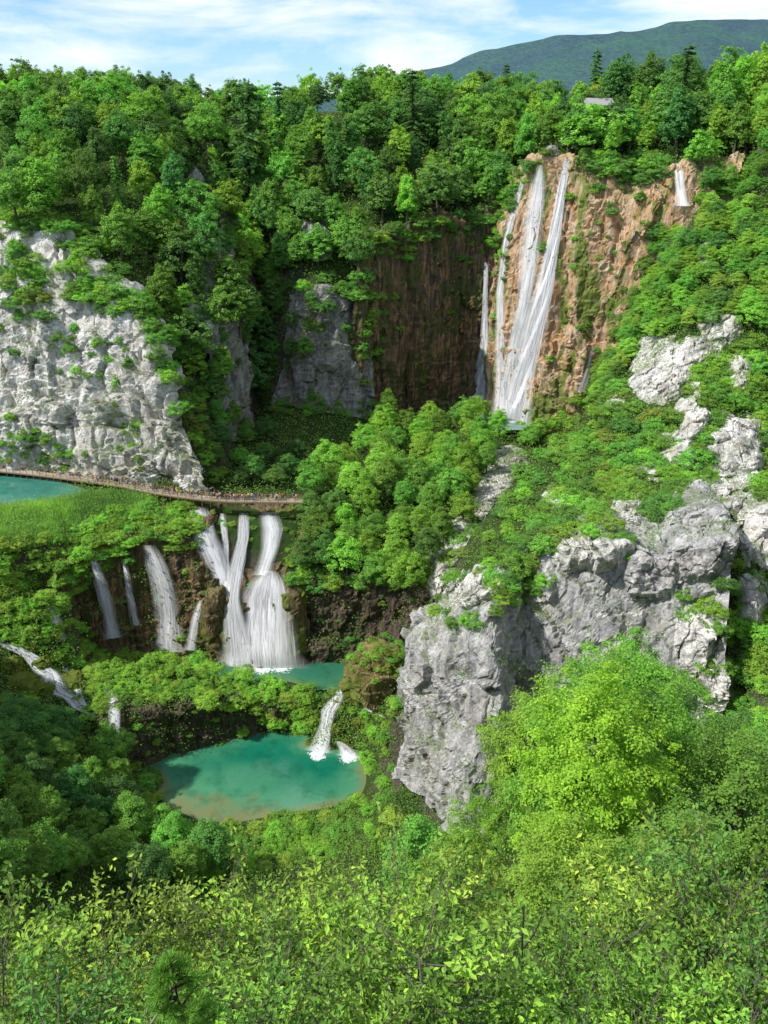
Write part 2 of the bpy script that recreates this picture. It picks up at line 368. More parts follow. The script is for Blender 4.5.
loft('lake_edge_wall', [
    [G(50, 176, -112), G(70, 181, -115), G(95, 184.5, -119), G(140, 187, -119), G(185, 187, -119), G(210, 184, -119), G(236, 182, -119)],
    [G(52, 178, -103), G(72, 182.5, -104), G(95, 185.5, -104), G(142, 188, -104), G(185, 188, -104), G(210, 186, -103), G(228, 190, -102)],
    [G(55, 180, -93), G(75, 184, -91.5), G(98, 187, -89.5), G(145, 189.5, -88.4), G(180, 190.5, -88), G(205, 193, -87.5), G(214, 200, -87)],
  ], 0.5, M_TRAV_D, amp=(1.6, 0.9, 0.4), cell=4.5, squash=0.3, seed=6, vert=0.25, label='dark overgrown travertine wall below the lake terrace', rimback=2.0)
loft('barrier_fall_wall', [
    [G(214, 183.5, -119), G(232, 180.5, -119), G(265, 180, -119), G(296, 181, -119), G(306, 183, -119)],
    [G(210, 189, -104), G(232, 186, -102), G(262, 184.5, -102), G(292, 184.5, -102), G(306, 186, -104)],
    [G(200, 196, -97), G(225, 193, -98), G(258, 190, -97.5), G(288, 190, -97), G(305, 189.5, -98)],
    [G(185, 202, -89), G(215, 203, -88.5), G(250, 204, -88), G(285, 203, -88), G(305, 200, -90)],
    [G(183, 205, -86.2), G(215, 206, -86), G(250, 206.5, -86), G(285, 206, -86), G(308, 204, -87)],
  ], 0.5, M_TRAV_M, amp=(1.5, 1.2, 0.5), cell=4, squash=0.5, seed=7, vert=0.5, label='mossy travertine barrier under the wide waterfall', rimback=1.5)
loft('headland_wall', [
    [G(298, 183.5, -119), G(330, 182.5, -119), G(360, 181.5, -119), G(395, 178.5, -119), G(425, 172, -119)],
    [G(300, 186, -108), G(330, 185, -108), G(360, 184, -107), G(395, 181, -107), G(425, 174, -108)],
    [G(303, 187.5, -97), G(330, 186, -97.5), G(360, 185, -97), G(400, 182, -96), G(430, 176, -97)],
  ], 0.5, M_TRAV_G, amp=(1.8, 1.4, 0.5), cell=4.5, squash=0.5, seed=8, vert=0.4, label='dark travertine wall under the wooded headland by the pond', rimback=2)
loft('pool_cave_wall', [
    [G(100, 150, -120), G(122, 152.5, -127), G(150, 154.5, -127), G(180, 158, -127), G(235, 163.5, -127), G(275, 165.5, -127), G(318, 165, -127)],
    [G(98, 151, -117), G(120, 153, -120), G(150, 156.5, -121), G(180, 160, -121), G(235, 165, -122), G(275, 166.5, -122.5), G(318, 166, -123)],
    [G(96, 154, -112), G(118, 155.5, -113), G(150, 157.5, -114), G(182, 160.5, -115), G(235, 165.5, -117), G(275, 168, -119), G(315, 168, -120.5)],
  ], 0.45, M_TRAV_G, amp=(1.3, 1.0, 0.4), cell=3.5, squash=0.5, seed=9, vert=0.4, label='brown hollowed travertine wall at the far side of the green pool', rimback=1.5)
loft('grey_cliff', [
    [G(402, 133, -110), G(413, 126, -108), G(446, 117.5, -107), G(482, 112, -105), G(505, 115, -103), G(525, 120, -102), G(570, 119, -97), G(625, 116, -92), G(690, 112, -87), G(725, 109, -84)],
    [P(405, 730, 134), P(414, 720, 127.5), P(446, 730, 119), P(485, 725, 114), P(507, 715, 117.5), P(522, 690, 123), P(570, 680, 121), P(625, 670, 118), P(690, 660, 114), P(728, 665, 110)],
    [P(408, 660, 135), P(417, 660, 129), P(449, 655, 122), P(490, 645, 117), P(512, 640, 121), P(524, 630, 125.5), P(568, 610, 123), P(620, 600, 121), P(680, 610, 117), P(730, 610, 113)],
    [P(411, 640, 137), P(419, 634, 131), P(452, 618, 126), P(490, 598, 122), P(515, 592, 125), P(528, 580, 128.5), P(565, 556, 127), P(622, 546, 124), P(675, 560, 120), P(732, 560, 117)],
    [P(417, 626, 141), P(427, 618, 136), P(458, 598, 132), P(492, 575, 128), P(520, 566, 131), P(535, 555, 134), P(568, 535, 133), P(625, 522, 130), P(680, 528, 127), P(740, 528, 124)],
  ], 0.4, M_LIME_G, amp=(2.2, 1.3, 0.3), cell=6.0, squash=0.6, seed=10, ledge=0.7, label='grey limestone cliff rising over the green pool', rimback=3, cap=6)

# ---------------------------------------------------------------- terrain
pts = []; edges = []
def add_line(ps):
    i0 = len(pts)
    for p in ps: pts.append(np.asarray(p, float))
    for k in range(len(ps) - 1): edges.append((i0 + k, i0 + k + 1))
def add(*ps):
    for p in ps: pts.append(np.asarray(p, float))
for l in terr_lines: add_line(l)
# plateau and far ground
for x, y, z in [(-7000, 9000, 30), (0, 9000, 30), (7000, 9000, 30), (-7000, 300, 0), (7000, 300, 20), (-7000, -900, 0), (7000, -900, 0), (0, -900, 0),
                (-900, 600, 10), (0, 900, 12), (900, 600, 14), (-300, 500, 9), (0, 480, 8), (300, 480, 10), (-500, 100, 0), (500, 100, 10), (-250, -60, 2), (250, -60, 4), (0, -60, 1), (0, -6, -1.6)]: add((x, y, z))
add(G(-100, 340, 6), G(0, 345, 6), G(100, 345, 6), G(180, 345, 4), G(225, 350, 1), G(300, 350, 4), G(380, 360, 7), G(450, 350, 5), G(520, 340, 4), G(600, 320, 3), G(680, 300, 4), G(768, 290, 5), G(880, 280, 8))
add(G(-100, 300, -2), G(0, 300, -4), G(80, 300, -3), G(160, 300, -3), G(210, 300, -6), G(-100, 270, -14), G(0, 270, -16), G(80, 268, -15), G(150, 262, -18), G(200, 262, -22))
add(G(238, 290, -58), G(243, 310, -45), G(240, 335, -20), G(262, 285, -45), G(280, 300, -24), G(300, 280, -33), G(300, 310, -12), G(345, 285, -30), G(350, 310, -12), G(400, 310, -10), G(450, 315, -8), G(500, 312, -5), G(560, 300, -4), G(620, 290, -3), G(680, 278, -3))
# basin and meadow
add(G(250, 246, -80), G(280, 250, -81), G(320, 250, -84), G(300, 230, -85.5), G(350, 240, -86.5), G(400, 255, -87), G(440, 265, -86.5), G(485, 270, -87.5), G(505, 262, -87.5), G(520, 255, -86.5), G(490, 250, -86))
# lake and terrace on the left
add_line([G(-300, 236, -84.2), G(-140, 230, -84.2), G(0, 221.5, -84.2), G(60, 217.5, -84.2), G(110, 213.5, -84.3), G(150, 209.5, -84.3), G(200, 205.5, -85), G(240, 208, -86)])
add(W(-200, 482, -88), W(0, 478, -88), W(0, 490, -88), W(50, 484, -88), W(80, 486, -87.5), W(-200, 500, -88), W(0, 500, -87.5), W(45, 496, -87.5))
add_line([W(-300, 516, -84.3), W(0, 508, -84.2), W(50, 504, -84.2), W(96, 492, -84.2), W(120, 489, -84.2)])
add(W(0, 520, -84.3), W(100, 510, -85), W(170, 508, -85.5), W(0, 545, -86), W(60, 540, -86.5), W(-100, 560, -87), G(0, 172, -94), G(40, 176, -95), G(-150, 170, -95), G(-300, 190, -86), G(-300, 160, -85),
    G(0, 164, -102.5), G(45, 166, -107), G(-120, 155, -103), G(0, 158, -108), G(60, 160, -113), G(85, 170, -114), G(150, 180, -119), G(210, 178, -119.5))
add(G(110, 168, -111), G(150, 172, -110.5), G(200, 170, -112.5), G(250, 172, -116), G(290, 172, -117.5))
# boardwalk surroundings / headland terrace
add(G(255, 212, -85.5), G(290, 207, -86), G(235, 225, -84), G(265, 222, -84.5), G(310, 200, -88), G(340, 210, -87), G(400, 205, -88.5), G(430, 225, -87.5), G(460, 195, -89.5), G(480, 230, -87), G(420, 188, -93))
# middle pond, mound right of it, cascades
add(W(300, 674, -120), W(340, 668, -120), W(370, 664, -120), W(250, 680, -119.3), W(330, 685, -119), W(255, 686, -117.5), W(275, 688, -117.5), W(300, 689, -117.6), W(325, 690, -117.7), W(342, 692, -118.2), W(362, 690, -117.6), W(330, 716, -120.5), W(352, 712, -120.5), W(335, 757, -127), W(360, 752, -126.5))
add(G(378, 169, -112), G(390, 168, -107), G(402, 166, -108), G(385, 174, -113), G(375, 164, -118.5), G(395, 160, -117), G(400, 150, -118), G(380, 152, -124.5))
# green pool
add_line([W(368, 764, -125.7), W(372, 780, -125.6), W(368, 796, -125.6), W(340, 806, -125.6), W(300, 815, -125.6), W(250, 824, -125.7), W(205, 834, -125.6)])
add_line([W(205, 834, -125.6), W(160, 815, -125.4), W(138, 795, -125), G(118, 149, -122)])
add(W(330, 775, -130), W(280, 765, -130), W(230, 770, -129), W(180, 780, -127.4), W(330, 792, -128.8), W(265, 800, -127.0), W(200, 815, -126.25), W(240, 816, -126.2), W(170, 800, -126.5), W(215, 800, -126.45))
add(W(250, 845, -124.8), W(320, 835, -124.8), W(380, 815, -124), W(200, 850, -124.5), G(420, 120, -114), G(400, 140, -118))
# left wooded slope and its high shoulder
add(G(70, 142, -116), G(0, 140, -108), G(90, 120, -116), G(0, 115, -104), G(-80, 125, -97), G(-150, 120, -90), G(-250, 110, -74), G(-400, 110, -48), G(-80, 95, -88), G(-150, 90, -78), G(-260, 80, -58), G(0, 90, -94), G(100, 95, -107), G(-200, 145, -70), G(-330, 140, -45), G(-400, 170, -60), G(-420, 220, -40), G(-300, 260, -18))
add((-70, 40, -36), (-70, 15, -14), (-110, 40, -34), (-110, 80, -62), (-40, 40, -48), (-35, 20, -26), (-40, 8, -8), (-45, 60, -70))
# floor of the canyon and the slope below the viewpoint
add(G(200, 125, -123), G(280, 118, -122), G(350, 112, -119), G(200, 100, -113), G(300, 95, -113), G(400, 95, -109), G(470, 98, -104), (-20, 60, -84), (0, 60, -84), (15, 60, -80), (-20, 40, -58), (0, 40, -58), (12, 40, -55), (-15, 25, -38), (0, 25, -38), (12, 25, -36),
    (-12, 16, -26), (0, 16, -26), (10, 16, -25), (-8, 8, -13), (0, 8, -13), (8, 8, -13), (0, 3, -5), (-6, 3, -5), (6, 3, -4), (0, 0.5, -1.7), (-20, 0, 0), (20, 0, 0))
# right slope
add(G(500, 70, -84), G(530, 55, -68), G(600, 58, -61), G(600, 42, -47), (25, 35, -43), (25, 20, -26), (45, 40, -38), (60, 30, -16), (60, 60, -46), (80, 60, -30), (110, 40, 5), G(620, 85, -77), G(700, 80, -69), G(768, 90, -72), G(560, 95, -88), G(850, 90, -60), G(960, 100, -40),
    P(768, 640, 112) + np.array((0, 0, -4)), P(850, 620, 112), P(768, 575, 126), P(860, 520, 130), P(768, 470, 158), P(700, 480, 150), P(640, 480, 152), P(700, 400, 172), P(768, 380, 178), P(850, 360, 180), P(768, 300, 196), P(720, 300, 198), P(690, 250, 222), P(768, 230, 220), P(860, 200, 215), P(700, 205, 246), P(768, 165, 245), P(850, 140, 245), P(768, 120, 262), (190, 150, 10), (210, 230, 15))
# crest of the right spur and its far flank
crest = [P(668, 196, 252), P(648, 285, 228), P(608, 380, 205), P(562, 435, 186), P(520, 462, 168), P(474, 516, 153), P(446, 575, 143)]
add_line([c + np.array((0, 0, -2.0)) for c in crest])
add_line([G(652, 258, -70), G(606, 240, -86), G(545, 215, -87), G(500, 192, -89), G(466, 176, -92), G(436, 160, -105), G(415, 150, -112)])
add(P(580, 500, 150), P(540, 525, 143), P(480, 560, 138), P(620, 440, 172), P(650, 360, 195), P(600, 470, 162))

v2 = [Vector((p[0], p[1])) for p in pts]
ov, oe, of, orig, _, _ = delaunay_2d_cdt(v2, edges, [], 0, 1e-4)
zz = np.zeros(len(ov))
P3 = np.array(pts)
for i, v in enumerate(ov):
    if orig[i]: zz[i] = P3[orig[i], 2].mean()
    else:                                   # crossing of two lines: blend the nearest points
        d = np.hypot(P3[:, 0] - v.x, P3[:, 1] - v.y); k = np.argsort(d)[:3]; w = 1 / (d[k] + 0.1); zz[i] = (P3[k, 2] * w).sum() / w.sum()
def axis(lo, hi, step, far_lo, far_hi):
    a = list(np.arange(lo, hi + 1e-6, step)); s = step; x = hi
    while x < far_hi: s *= 1.22; x += s; a.append(x)
    s = step; x = lo; pre = []
    while x > far_lo: s *= 1.22; x -= s; pre.append(x)
    return np.array(pre[::-1] + a)
AX = axis(-150, 175, 1.25, -5200, 5200); AY = axis(-10, 400, 1.25, -500, 7800)
HZ = np.zeros((len(AY), len(AX)))
O2 = np.array([(v.x, v.y) for v in ov])
for f in of:
    for t in range(1, len(f) - 1):
        a, b, c = f[0], f[t], f[t + 1]
        A, B, C_ = O2[a], O2[b], O2[c]
        x0, x1 = np.searchsorted(AX, min(A[0], B[0], C_[0])), np.searchsorted(AX, max(A[0], B[0], C_[0]), 'right')
        y0, y1 = np.searchsorted(AY, min(A[1], B[1], C_[1])), np.searchsorted(AY, max(A[1], B[1], C_[1]), 'right')
        if x0 >= x1 or y0 >= y1: continue
        X, Y = np.meshgrid(AX[x0:x1], AY[y0:y1])
        den = (B[1] - C_[1]) * (A[0] - C_[0]) + (C_[0] - B[0]) * (A[1] - C_[1])
        if abs(den) < 1e-9: continue
        la = ((B[1] - C_[1]) * (X - C_[0]) + (C_[0] - B[0]) * (Y - C_[1])) / den
        lb = ((C_[1] - A[1]) * (X - C_[0]) + (A[0] - C_[0]) * (Y - C_[1])) / den
        lc = 1 - la - lb; ins = (la > -1e-6) & (lb > -1e-6) & (lc > -1e-6)
        z = la * zz[a] + lb * zz[b] + lc * zz[c]
        sub = HZ[y0:y1, x0:x1]; sub[ins] = z[ins]
K = HZ.copy()
HZ[1:-1, 1:-1] = (K[1:-1, 1:-1] * 4 + K[:-2, 1:-1] + K[2:, 1:-1] + K[1:-1, :-2] + K[1:-1, 2:]) / 8
XX, YY = np.meshgrid(AX, AY)
pp = np.stack([XX.ravel(), YY.ravel(), np.zeros(XX.size)], 1)
def nflat(z):  # keep water margins calm
    r = np.ones_like(z)
    for lv in (-84.5, -85.2, -118, -126): r = np.minimum(r, np.clip((np.abs(z - lv) - 0.3) / 3.0, 0.3, 1))
    return r
HZ = HZ + (fbm(pp / 9, 4, 3) * 1.2).reshape(HZ.shape) * nflat(HZ)
def height(x, y):
    i = np.clip(np.searchsorted(AX, x) - 1, 0, len(AX) - 2); j = np.clip(np.searchsorted(AY, y) - 1, 0, len(AY) - 2)
    fx = (x - AX[i]) / (AX[i + 1] - AX[i]); fy = (y - AY[j]) / (AY[j + 1] - AY[j])
    return (HZ[j, i] * (1 - fx) + HZ[j, i + 1] * fx) * (1 - fy) + (HZ[j + 1, i] * (1 - fx) + HZ[j + 1, i + 1] * fx) * fy
TV = np.stack([XX.ravel(), YY.ravel(), HZ.ravel()], 1); TF = grid_faces(len(AY), len(AX))
terr = link('ground_terrain', mesh_from('ground_terrain', TV, TF), M_GROUND); tag(terr, kind='structure')

# ---------------------------------------------------------------- distant mountain
ridge = [(-900, 120), (-300, 112), (100, 100), (330, 96), (395, 77), (440, 67), (480, 54), (520, 44), (560, 36), (600, 33), (640, 29), (680, 22), (720, 20), (768, 18), (850, 14), (1000, 22), (1200, 40), (1500, 80)]
R0 = resample([P(x, y, 3600) for x, y in ridge], 420)
rows = []
for k, t in enumerate(np.linspace(0, 1, 60)):
    r = R0.copy(); r[:, 1] -= (1 - t) * 1500; r[:, 2] = -20 + (R0[:, 2] + 20) * t ** 1.25
    rows.append(r)
back = R0.copy(); back[:, 1] += 900; back[:, 2] = -40; rows.append(back)
MV = np.array(rows).reshape(-1, 3)
MV[:, 2] += 9 * fbm(MV * np.array((1, 1, 0)) / 60, 3, 5) + 26 * fbm(MV * np.array((1, 1, 0)) / 420, 3, 8) * np.clip((MV[:, 2]) / 120, 0, 1)
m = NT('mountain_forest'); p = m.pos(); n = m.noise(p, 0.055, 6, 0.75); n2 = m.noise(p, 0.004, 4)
c = m.mix(m.ramp(n, [(0.36, 0.0), (0.62, 1.0)]), (0.046, 0.092, 0.125), (0.085, 0.15, 0.165)); c = m.mix(m.ramp(n2, [(0.4, 0.0), (0.62, 1.0)]), c, m.mix(1.0, c, (1.1, 1.25, 0.9), 'MULTIPLY'))  # bluish tint paints the distance haze into the forest colour
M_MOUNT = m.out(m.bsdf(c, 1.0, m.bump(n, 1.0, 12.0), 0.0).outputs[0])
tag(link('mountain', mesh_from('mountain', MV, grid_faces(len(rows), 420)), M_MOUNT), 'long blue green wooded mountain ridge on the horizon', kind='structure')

# ---------------------------------------------------------------- water
def smooth01(x): x = np.clip(x, 0, 1); return x * x * (3 - 2 * x)
def lake(name, corners, z, mat, full, foam=(), step=0.8, label=None):
    c = np.array(corners); xs = np.arange(c[:, 0].min(), c[:, 0].max(), step); ys = np.arange(c[:, 1].min(), c[:, 1].max(), step)
    X, Y = np.meshgrid(xs, ys); h = height(X.ravel(), Y.ravel()); d = z - h
    # keep only inside the given outline
    ins = np.zeros(X.size, bool); n = len(c); x, y = X.ravel(), Y.ravel()
    for i in range(n):
        a, b = c[i], c[(i + 1) % n]; cond = (a[1] > y) != (b[1] > y)
        with np.errstate(divide='ignore', invalid='ignore'):
            ins ^= cond & (x < (b[0] - a[0]) * (y - a[1]) / (b[1] - a[1]) + a[0])
    V = np.stack([x, y, np.full(x.size, z)], 1); Q = grid_faces(len(ys), len(xs)); Q = Q[(ins[Q].all(1)) & (d[Q].max(1) > -1.2)]
    use = np.unique(Q); mp = np.zeros(len(V), int); mp[use] = np.arange(len(use))
    me = mesh_from(name, V[use], mp[Q]); attr(me, 'depth', np.clip(d[use] / full, 0, 1))
    fo = np.zeros(len(use))
    for (px, py, r) in foam:
        q = W(px, py, z); fo = np.maximum(fo, np.clip(1.15 - np.hypot(V[use][:, 0] - q[0], (V[use][:, 1] - q[1]) * 1.0) / r, 0, 1))
    attr(me, 'foam', fo)
    return tag(link(name, me, mat), label, kind='structure')
M_W1 = mat_water('water_lake', (0.14, 0.22, 0.12), (0.07, 0.24, 0.17), (0.04, 0.19, 0.145))
M_W2 = mat_water('water_pond', (0.12, 0.17, 0.06), (0.06, 0.19, 0.09), (0.03, 0.15, 0.09))
M_W3 = mat_water('water_pool', (0.17, 0.19, 0.085), (0.065, 0.24, 0.13), (0.008, 0.15, 0.09))
lake('lake_water', [W(-500, 462, -84.5), W(-100, 463, -84.5), W(0, 468, -84.5), W(80, 478, -84.5), W(110, 482, -84.5), W(118, 488, -84.5), W(96, 494, -84.5), W(60, 509, -84.5), W(0, 520, -84.5), W(-500, 520, -84.5)], -84.5, M_W1, 3.0)
lake('pond_water', [W(215, 655, -118), W(300, 645, -118), W(430, 640, -118), W(420, 690, -118), W(360, 696, -118), W(335, 695, -118), W(320, 690, -118), W(280, 690, -118), W(200, 684, -118)], -118.0, M_W2, 1.8, [(262, 667, 5.0), (245, 668, 3.5), (282, 667, 4), (345, 692, 3.0), (335, 699, 2.5)])
lake('pool_water', [W(100, 770, -126), W(180, 740, -126), W(280, 728, -126), W(390, 745, -126), W(390, 800, -126), W(340, 815, -126), W(250, 836, -126), W(200, 845, -126), W(110, 820, -126)], -126.0, M_W3, 4.4, [(318, 755, 3.2), (348, 758, 3.2)], step=0.5)
lake('basin_water', [W(455, 405, -85.2), W(530, 405, -85.2), W(535, 430, -85.2), W(465, 430, -85.2)], -85.2, mat_water('water_basin', (0.25, 0.3, 0.25), (0.22, 0.32, 0.28), (0.16, 0.28, 0.25)), 2.0, [(510, 420, 5.0), (480, 415, 4)])

# ---------------------------------------------------------------- surface index
def bvh_of(objs):
    V = []; Q = []; ids = []; o = 0
    for i, (v, q) in enumerate(objs):
        V.append(v); Q.append(q + o); ids += [i] * len(q); o += len(v)
    return BVHTree.FromPolygons(np.concatenate(V).tolist(), np.concatenate(Q).tolist()), np.array(ids)
SURF, SID = bvh_of([(TV, TF)] + [(c[1], c[2]) for c in cliffs])
SNAME = ['ground_terrain'] + [c[0].name for c in cliffs]
O0 = Vector((0, 0, 0))
def hit(px, py):
    loc, nrm, idx, dist = SURF.ray_cast(O0, ray(px, py).normalized())
    if loc is None: return None
    return np.array(loc), np.array(nrm), SNAME[SID[idx]]
def drop(x, y):
    loc, nrm, idx, dist = SURF.ray_cast(Vector((x, y, 400)), Vector((0, 0, -1)))
    return None if loc is None else np.array(loc)
def inpoly(px, py, poly):
    ins = False; n = len(poly)
    for i in range(n):
        (x1, y1), (x2, y2) = poly[i], poly[(i + 1) % n]
        if (y1 > py) != (y2 > py) and px < (x2 - x1) * (py - y1) / (y2 - y1) + x1: ins = not ins
    return ins

# ---------------------------------------------------------------- foliage meshes
def leaves(pos, nrm, size, asp, r, bend=0.0):
    n = len(pos); nrm = nrm / (np.linalg.norm(nrm, axis=1, keepdims=True) + 1e-9)
    a = r.normal(size=(n, 3)); t = np.cross(nrm, a); t /= np.linalg.norm(t, axis=1, keepdims=True) + 1e-9; b = np.cross(nrm, t)
    L = (size * r.uniform(0.65, 1.35, n))[:, None]; Wd = L * asp
    v0 = pos - t * L * 0.5; v2 = pos + t * L * 0.5 - nrm * L * bend
    v1 = pos + b * Wd * 0.5 - t * L * 0.05; v3 = pos - b * Wd * 0.5 - t * L * 0.05
    V = np.stack([v0, v1, v2, v3], 1).reshape(-1, 3); Q = np.arange(4 * n).reshape(n, 4)
    return V, Q
def crown_points(r, ntuft, nleaf, c, rad, tr, flat=0.5, lump=0.35, low=-0.8, top=0.0, tv=0.23):
    """Leaf positions in lumpy tufts through an egg-shaped crown."""
    d = r.normal(size=(ntuft * 3, 3)); d /= np.linalg.norm(d, axis=1, keepdims=True); d = d[d[:, 2] > low][:ntuft]
    rr = r.uniform(0.25, 1.0, len(d)) ** 0.45
    lumpv = 1 + lump * fbm(d * 1.7 + r.uniform(0, 50), 3, 1)
    tap = 1 - top * np.clip(d[:, 2], 0, 1)
    cen = np.array(c) + d * np.array(rad) * (rr * lumpv)[:, None] * np.stack([tap, tap, np.ones_like(tap)], 1)
    P_ = []; N_ = []; T_ = []
    for k in range(len(d)):
        m_ = int(nleaf * r.uniform(0.6, 1.4)); s = tr * r.uniform(0.6, 1.35)
        q = r.normal(size=(m_, 3)); q /= np.linalg.norm(q, axis=1, keepdims=True); q *= (r.uniform(0, 1, m_) ** 0.45)[:, None]
        off = q * np.array((s, s, s * flat))
        out = d[k] * np.array((1, 1, 0.4)); off[:, 2] -= 0.35 * s * ((q[:, :2] ** 2).sum(1))   # tips droop
        P_.append(cen[k] + off)
        N_.append(np.array((0, 0, 0.75)) + 0.5 * out + 0.35 * q + r.normal(size=(m_, 3)) * 0.42)
        T_.append(np.clip(r.uniform(0.45 - tv, 0.45 + tv) + r.normal(size=m_) * 0.14, 0, 1))
    return np.concatenate(P_), np.concatenate(N_), np.concatenate(T_), cen
def crown_mesh(name, seed, ntuft, nleaf, c, rad, tr, size, asp=0.62, mat=M_LEAF, **kw):
    r = np.random.default_rng(seed); p, n, t, cen = crown_points(r, ntuft, nleaf, c, rad, tr, **kw)
    V, Q = leaves(p, n, size, asp, r, 0.15); me = mesh_from(name, V, Q, smooth=False); attr(me, 'tint', t, 'FACE'); me.materials.append(mat)
    return me, cen
def trunk_mesh(name, seed, cen, h=0.85, r0=0.022, nl=8, mat=M_BARK, sides=6, curve=0.03, rl=0.4):
    r = np.random.default_rng(seed); zs = np.linspace(-0.06, h, 8)
    path = np.stack([curve * np.sin(zs * 5 + seed), curve * np.cos(zs * 4 + seed * 2), zs], 1); path[0, :2] = path[1, :2]
    parts = [tube(path, r0 * (1.15 - 0.95 * (zs + 0.06) / (h + 0.06)), sides)]
    idx = r.permutation(len(cen))[:nl]
    for k in idx:
        e = cen[k]; zb = np.clip(e[2] - 0.55 * math.hypot(e[0], e[1]) - 0.03, 0.12, h * 0.92)
        b = np.array([np.interp(zb, zs, path[:, i]) for i in range(3)]); mid = (b + e) / 2 + np.array((0, 0, -0.03))
        rb = r0 * rl * (1.1 - zb / h)
        parts.append(tube([b, mid, e], [rb, rb * 0.7, rb * 0.25], max(4, sides - 2)))
    V, Q = joinm(parts); me = mesh_from(name, V, Q); me.materials.append(mat); return me

PROTO = {}
def make_tree_set(key, n, seed, h=0.85, r0=0.022, nl=8, tmat=M_BARK, sides=6, rl=0.4, **kw):
    L = []
    for i in range(n):
        k2 = {a: (b(i) if callable(b) else b) for a, b in kw.items()}
        cm, cen = crown_mesh('crown_' + key, seed + i, **k2); L.append((cm, trunk_mesh('trunk_' + key, seed + i, cen, h, r0, nl, tmat, sides, rl=rl)))
    PROTO[key] = L
shapes = [((0, 0, .60), (.36, .36, .40)), ((0, 0, .62), (.31, .33, .40)), ((.02, 0, .58), (.42, .38, .37)), ((0, .02, .62), (.27, .29, .40)), ((-.02, 0, .6), (.38, .34, .40))]
make_tree_set('far', 6, 100, ntuft=250, nleaf=32, c=lambda i: (shapes + [((0, 0, .6), (.2, .22, .42))])[i][0], rad=lambda i: (shapes + [((0, 0, .6), (.2, .22, .42))])[i][1], tr=0.066, size=0.035, asp=0.7, lump=0.8, flat=0.6, nl=7, top=0.3)
make_tree_set('mid', 5, 200, ntuft=230, nleaf=48, c=lambda i: shapes[i][0], rad=lambda i: shapes[i][1], tr=0.07, size=0.026, asp=0.6, lump=0.55, flat=0.5, nl=12, top=0.25)
make_tree_set('big', 3, 250, ntuft=430, nleaf=75, c=lambda i: shapes[i][0], rad=lambda i: shapes[i][1], tr=0.052, size=0.0135, asp=0.6, lump=0.85, flat=0.42, nl=16, top=0.25)
def young_tree(seed):
    """Upright shoots with side twigs and leaves set along them."""
    r = np.random.default_rng(seed); zs = np.linspace(-0.06, 0.97, 9); tx = 0.025 * np.sin(zs * 6 + seed); ty = 0.02 * np.cos(zs * 5 + seed)
    tr_ = [tube(np.stack([tx, ty, zs], 1), 0.0068 * (1.12 - zs), 6)]; LP = []; LN = []; LT = []
    spread = r.uniform(0.18, 0.28)
    for k in range(64):
        z0 = 0.12 + 0.83 * (k + r.uniform(0, 1)) / 64; b0 = np.array((np.interp(z0, zs, tx), np.interp(z0, zs, ty), z0)); az = k * 2.4 + r.uniform(-.5, .5)
        L = spread * (1.25 - z0) ** 0.7 * r.uniform(0.65, 1.25) + 0.05; up = r.uniform(0.35, 1.0)
        e = b0 + np.array((math.cos(az) * L, math.sin(az) * L, up * L)); mid = (b0 + e) / 2 + np.array((0, 0, -0.10 * L))
        tr_.append(tube([b0, mid, e], [0.0027 * (1.1 - z0 * .6), 0.0017, 0.0006], 4)); tone = r.uniform(0.1, 0.85)
        for j in range(7):
            f = 0.3 + 0.7 * j / 6; c = (1 - f) ** 2 * b0 + 2 * f * (1 - f) * mid + f * f * e
            d = r.normal(size=3) * 0.6 + (e - b0) / L + np.array((0, 0, .15)); d /= np.linalg.norm(d); tl = 0.07 * r.uniform(0.6, 1.3); m_ = 14
            q = np.linspace(0.1, 1.05, m_)[:, None]; lp = c + d * tl * q + r.normal(size=(m_, 3)) * 0.011; lp[:, 2] -= 0.012
            tr_.append(tube([c, c + d * tl], [0.0012, 0.0005], 3)) if j % 2 else None
            LP.append(lp); LN.append(np.array((0, 0, 0.7)) + d * -0.15 + r.normal(size=(m_, 3)) * 0.55); LT.append(np.clip(tone + r.normal(size=m_) * 0.15, 0, 1))
    V, Q = leaves(np.concatenate(LP), np.concatenate(LN), 0.0172, 0.48, r, 0.2); cm = mesh_from('crown_young', V, Q, False); attr(cm, 'tint', np.concatenate(LT), 'FACE'); cm.materials.append(M_LEAF_N)
    V, Q = joinm(tr_); tm = mesh_from('trunk_young', V, Q); tm.materials.append(M_BARK); return cm, tm
PROTO['fore'] = [young_tree(300 + i) for i in range(6)]
make_tree_set('shrub', 5, 400, ntuft=70, nleaf=24, c=(0, 0, .42), rad=lambda i: ((.5, .5, .46), (.62, .52, .40), (.42, .45, .54), (.7, .6, .36), (.5, .6, .44))[i], tr=0.15, size=0.085, asp=0.7, lump=0.6, flat=0.55, nl=6, h=0.55, r0=0.03, top=0.15)
make_tree_set('bush', 4, 500, ntuft=100, nleaf=40, c=(0, 0, .40), rad=lambda i: ((.55, .5, .46), (.65, .55, .42), (.5, .5, .5), (.75, .65, .38))[i], tr=0.14, size=0.058, asp=0.6, lump=0.55, flat=0.55, nl=8, h=0.5, r0=0.025, top=0.15)
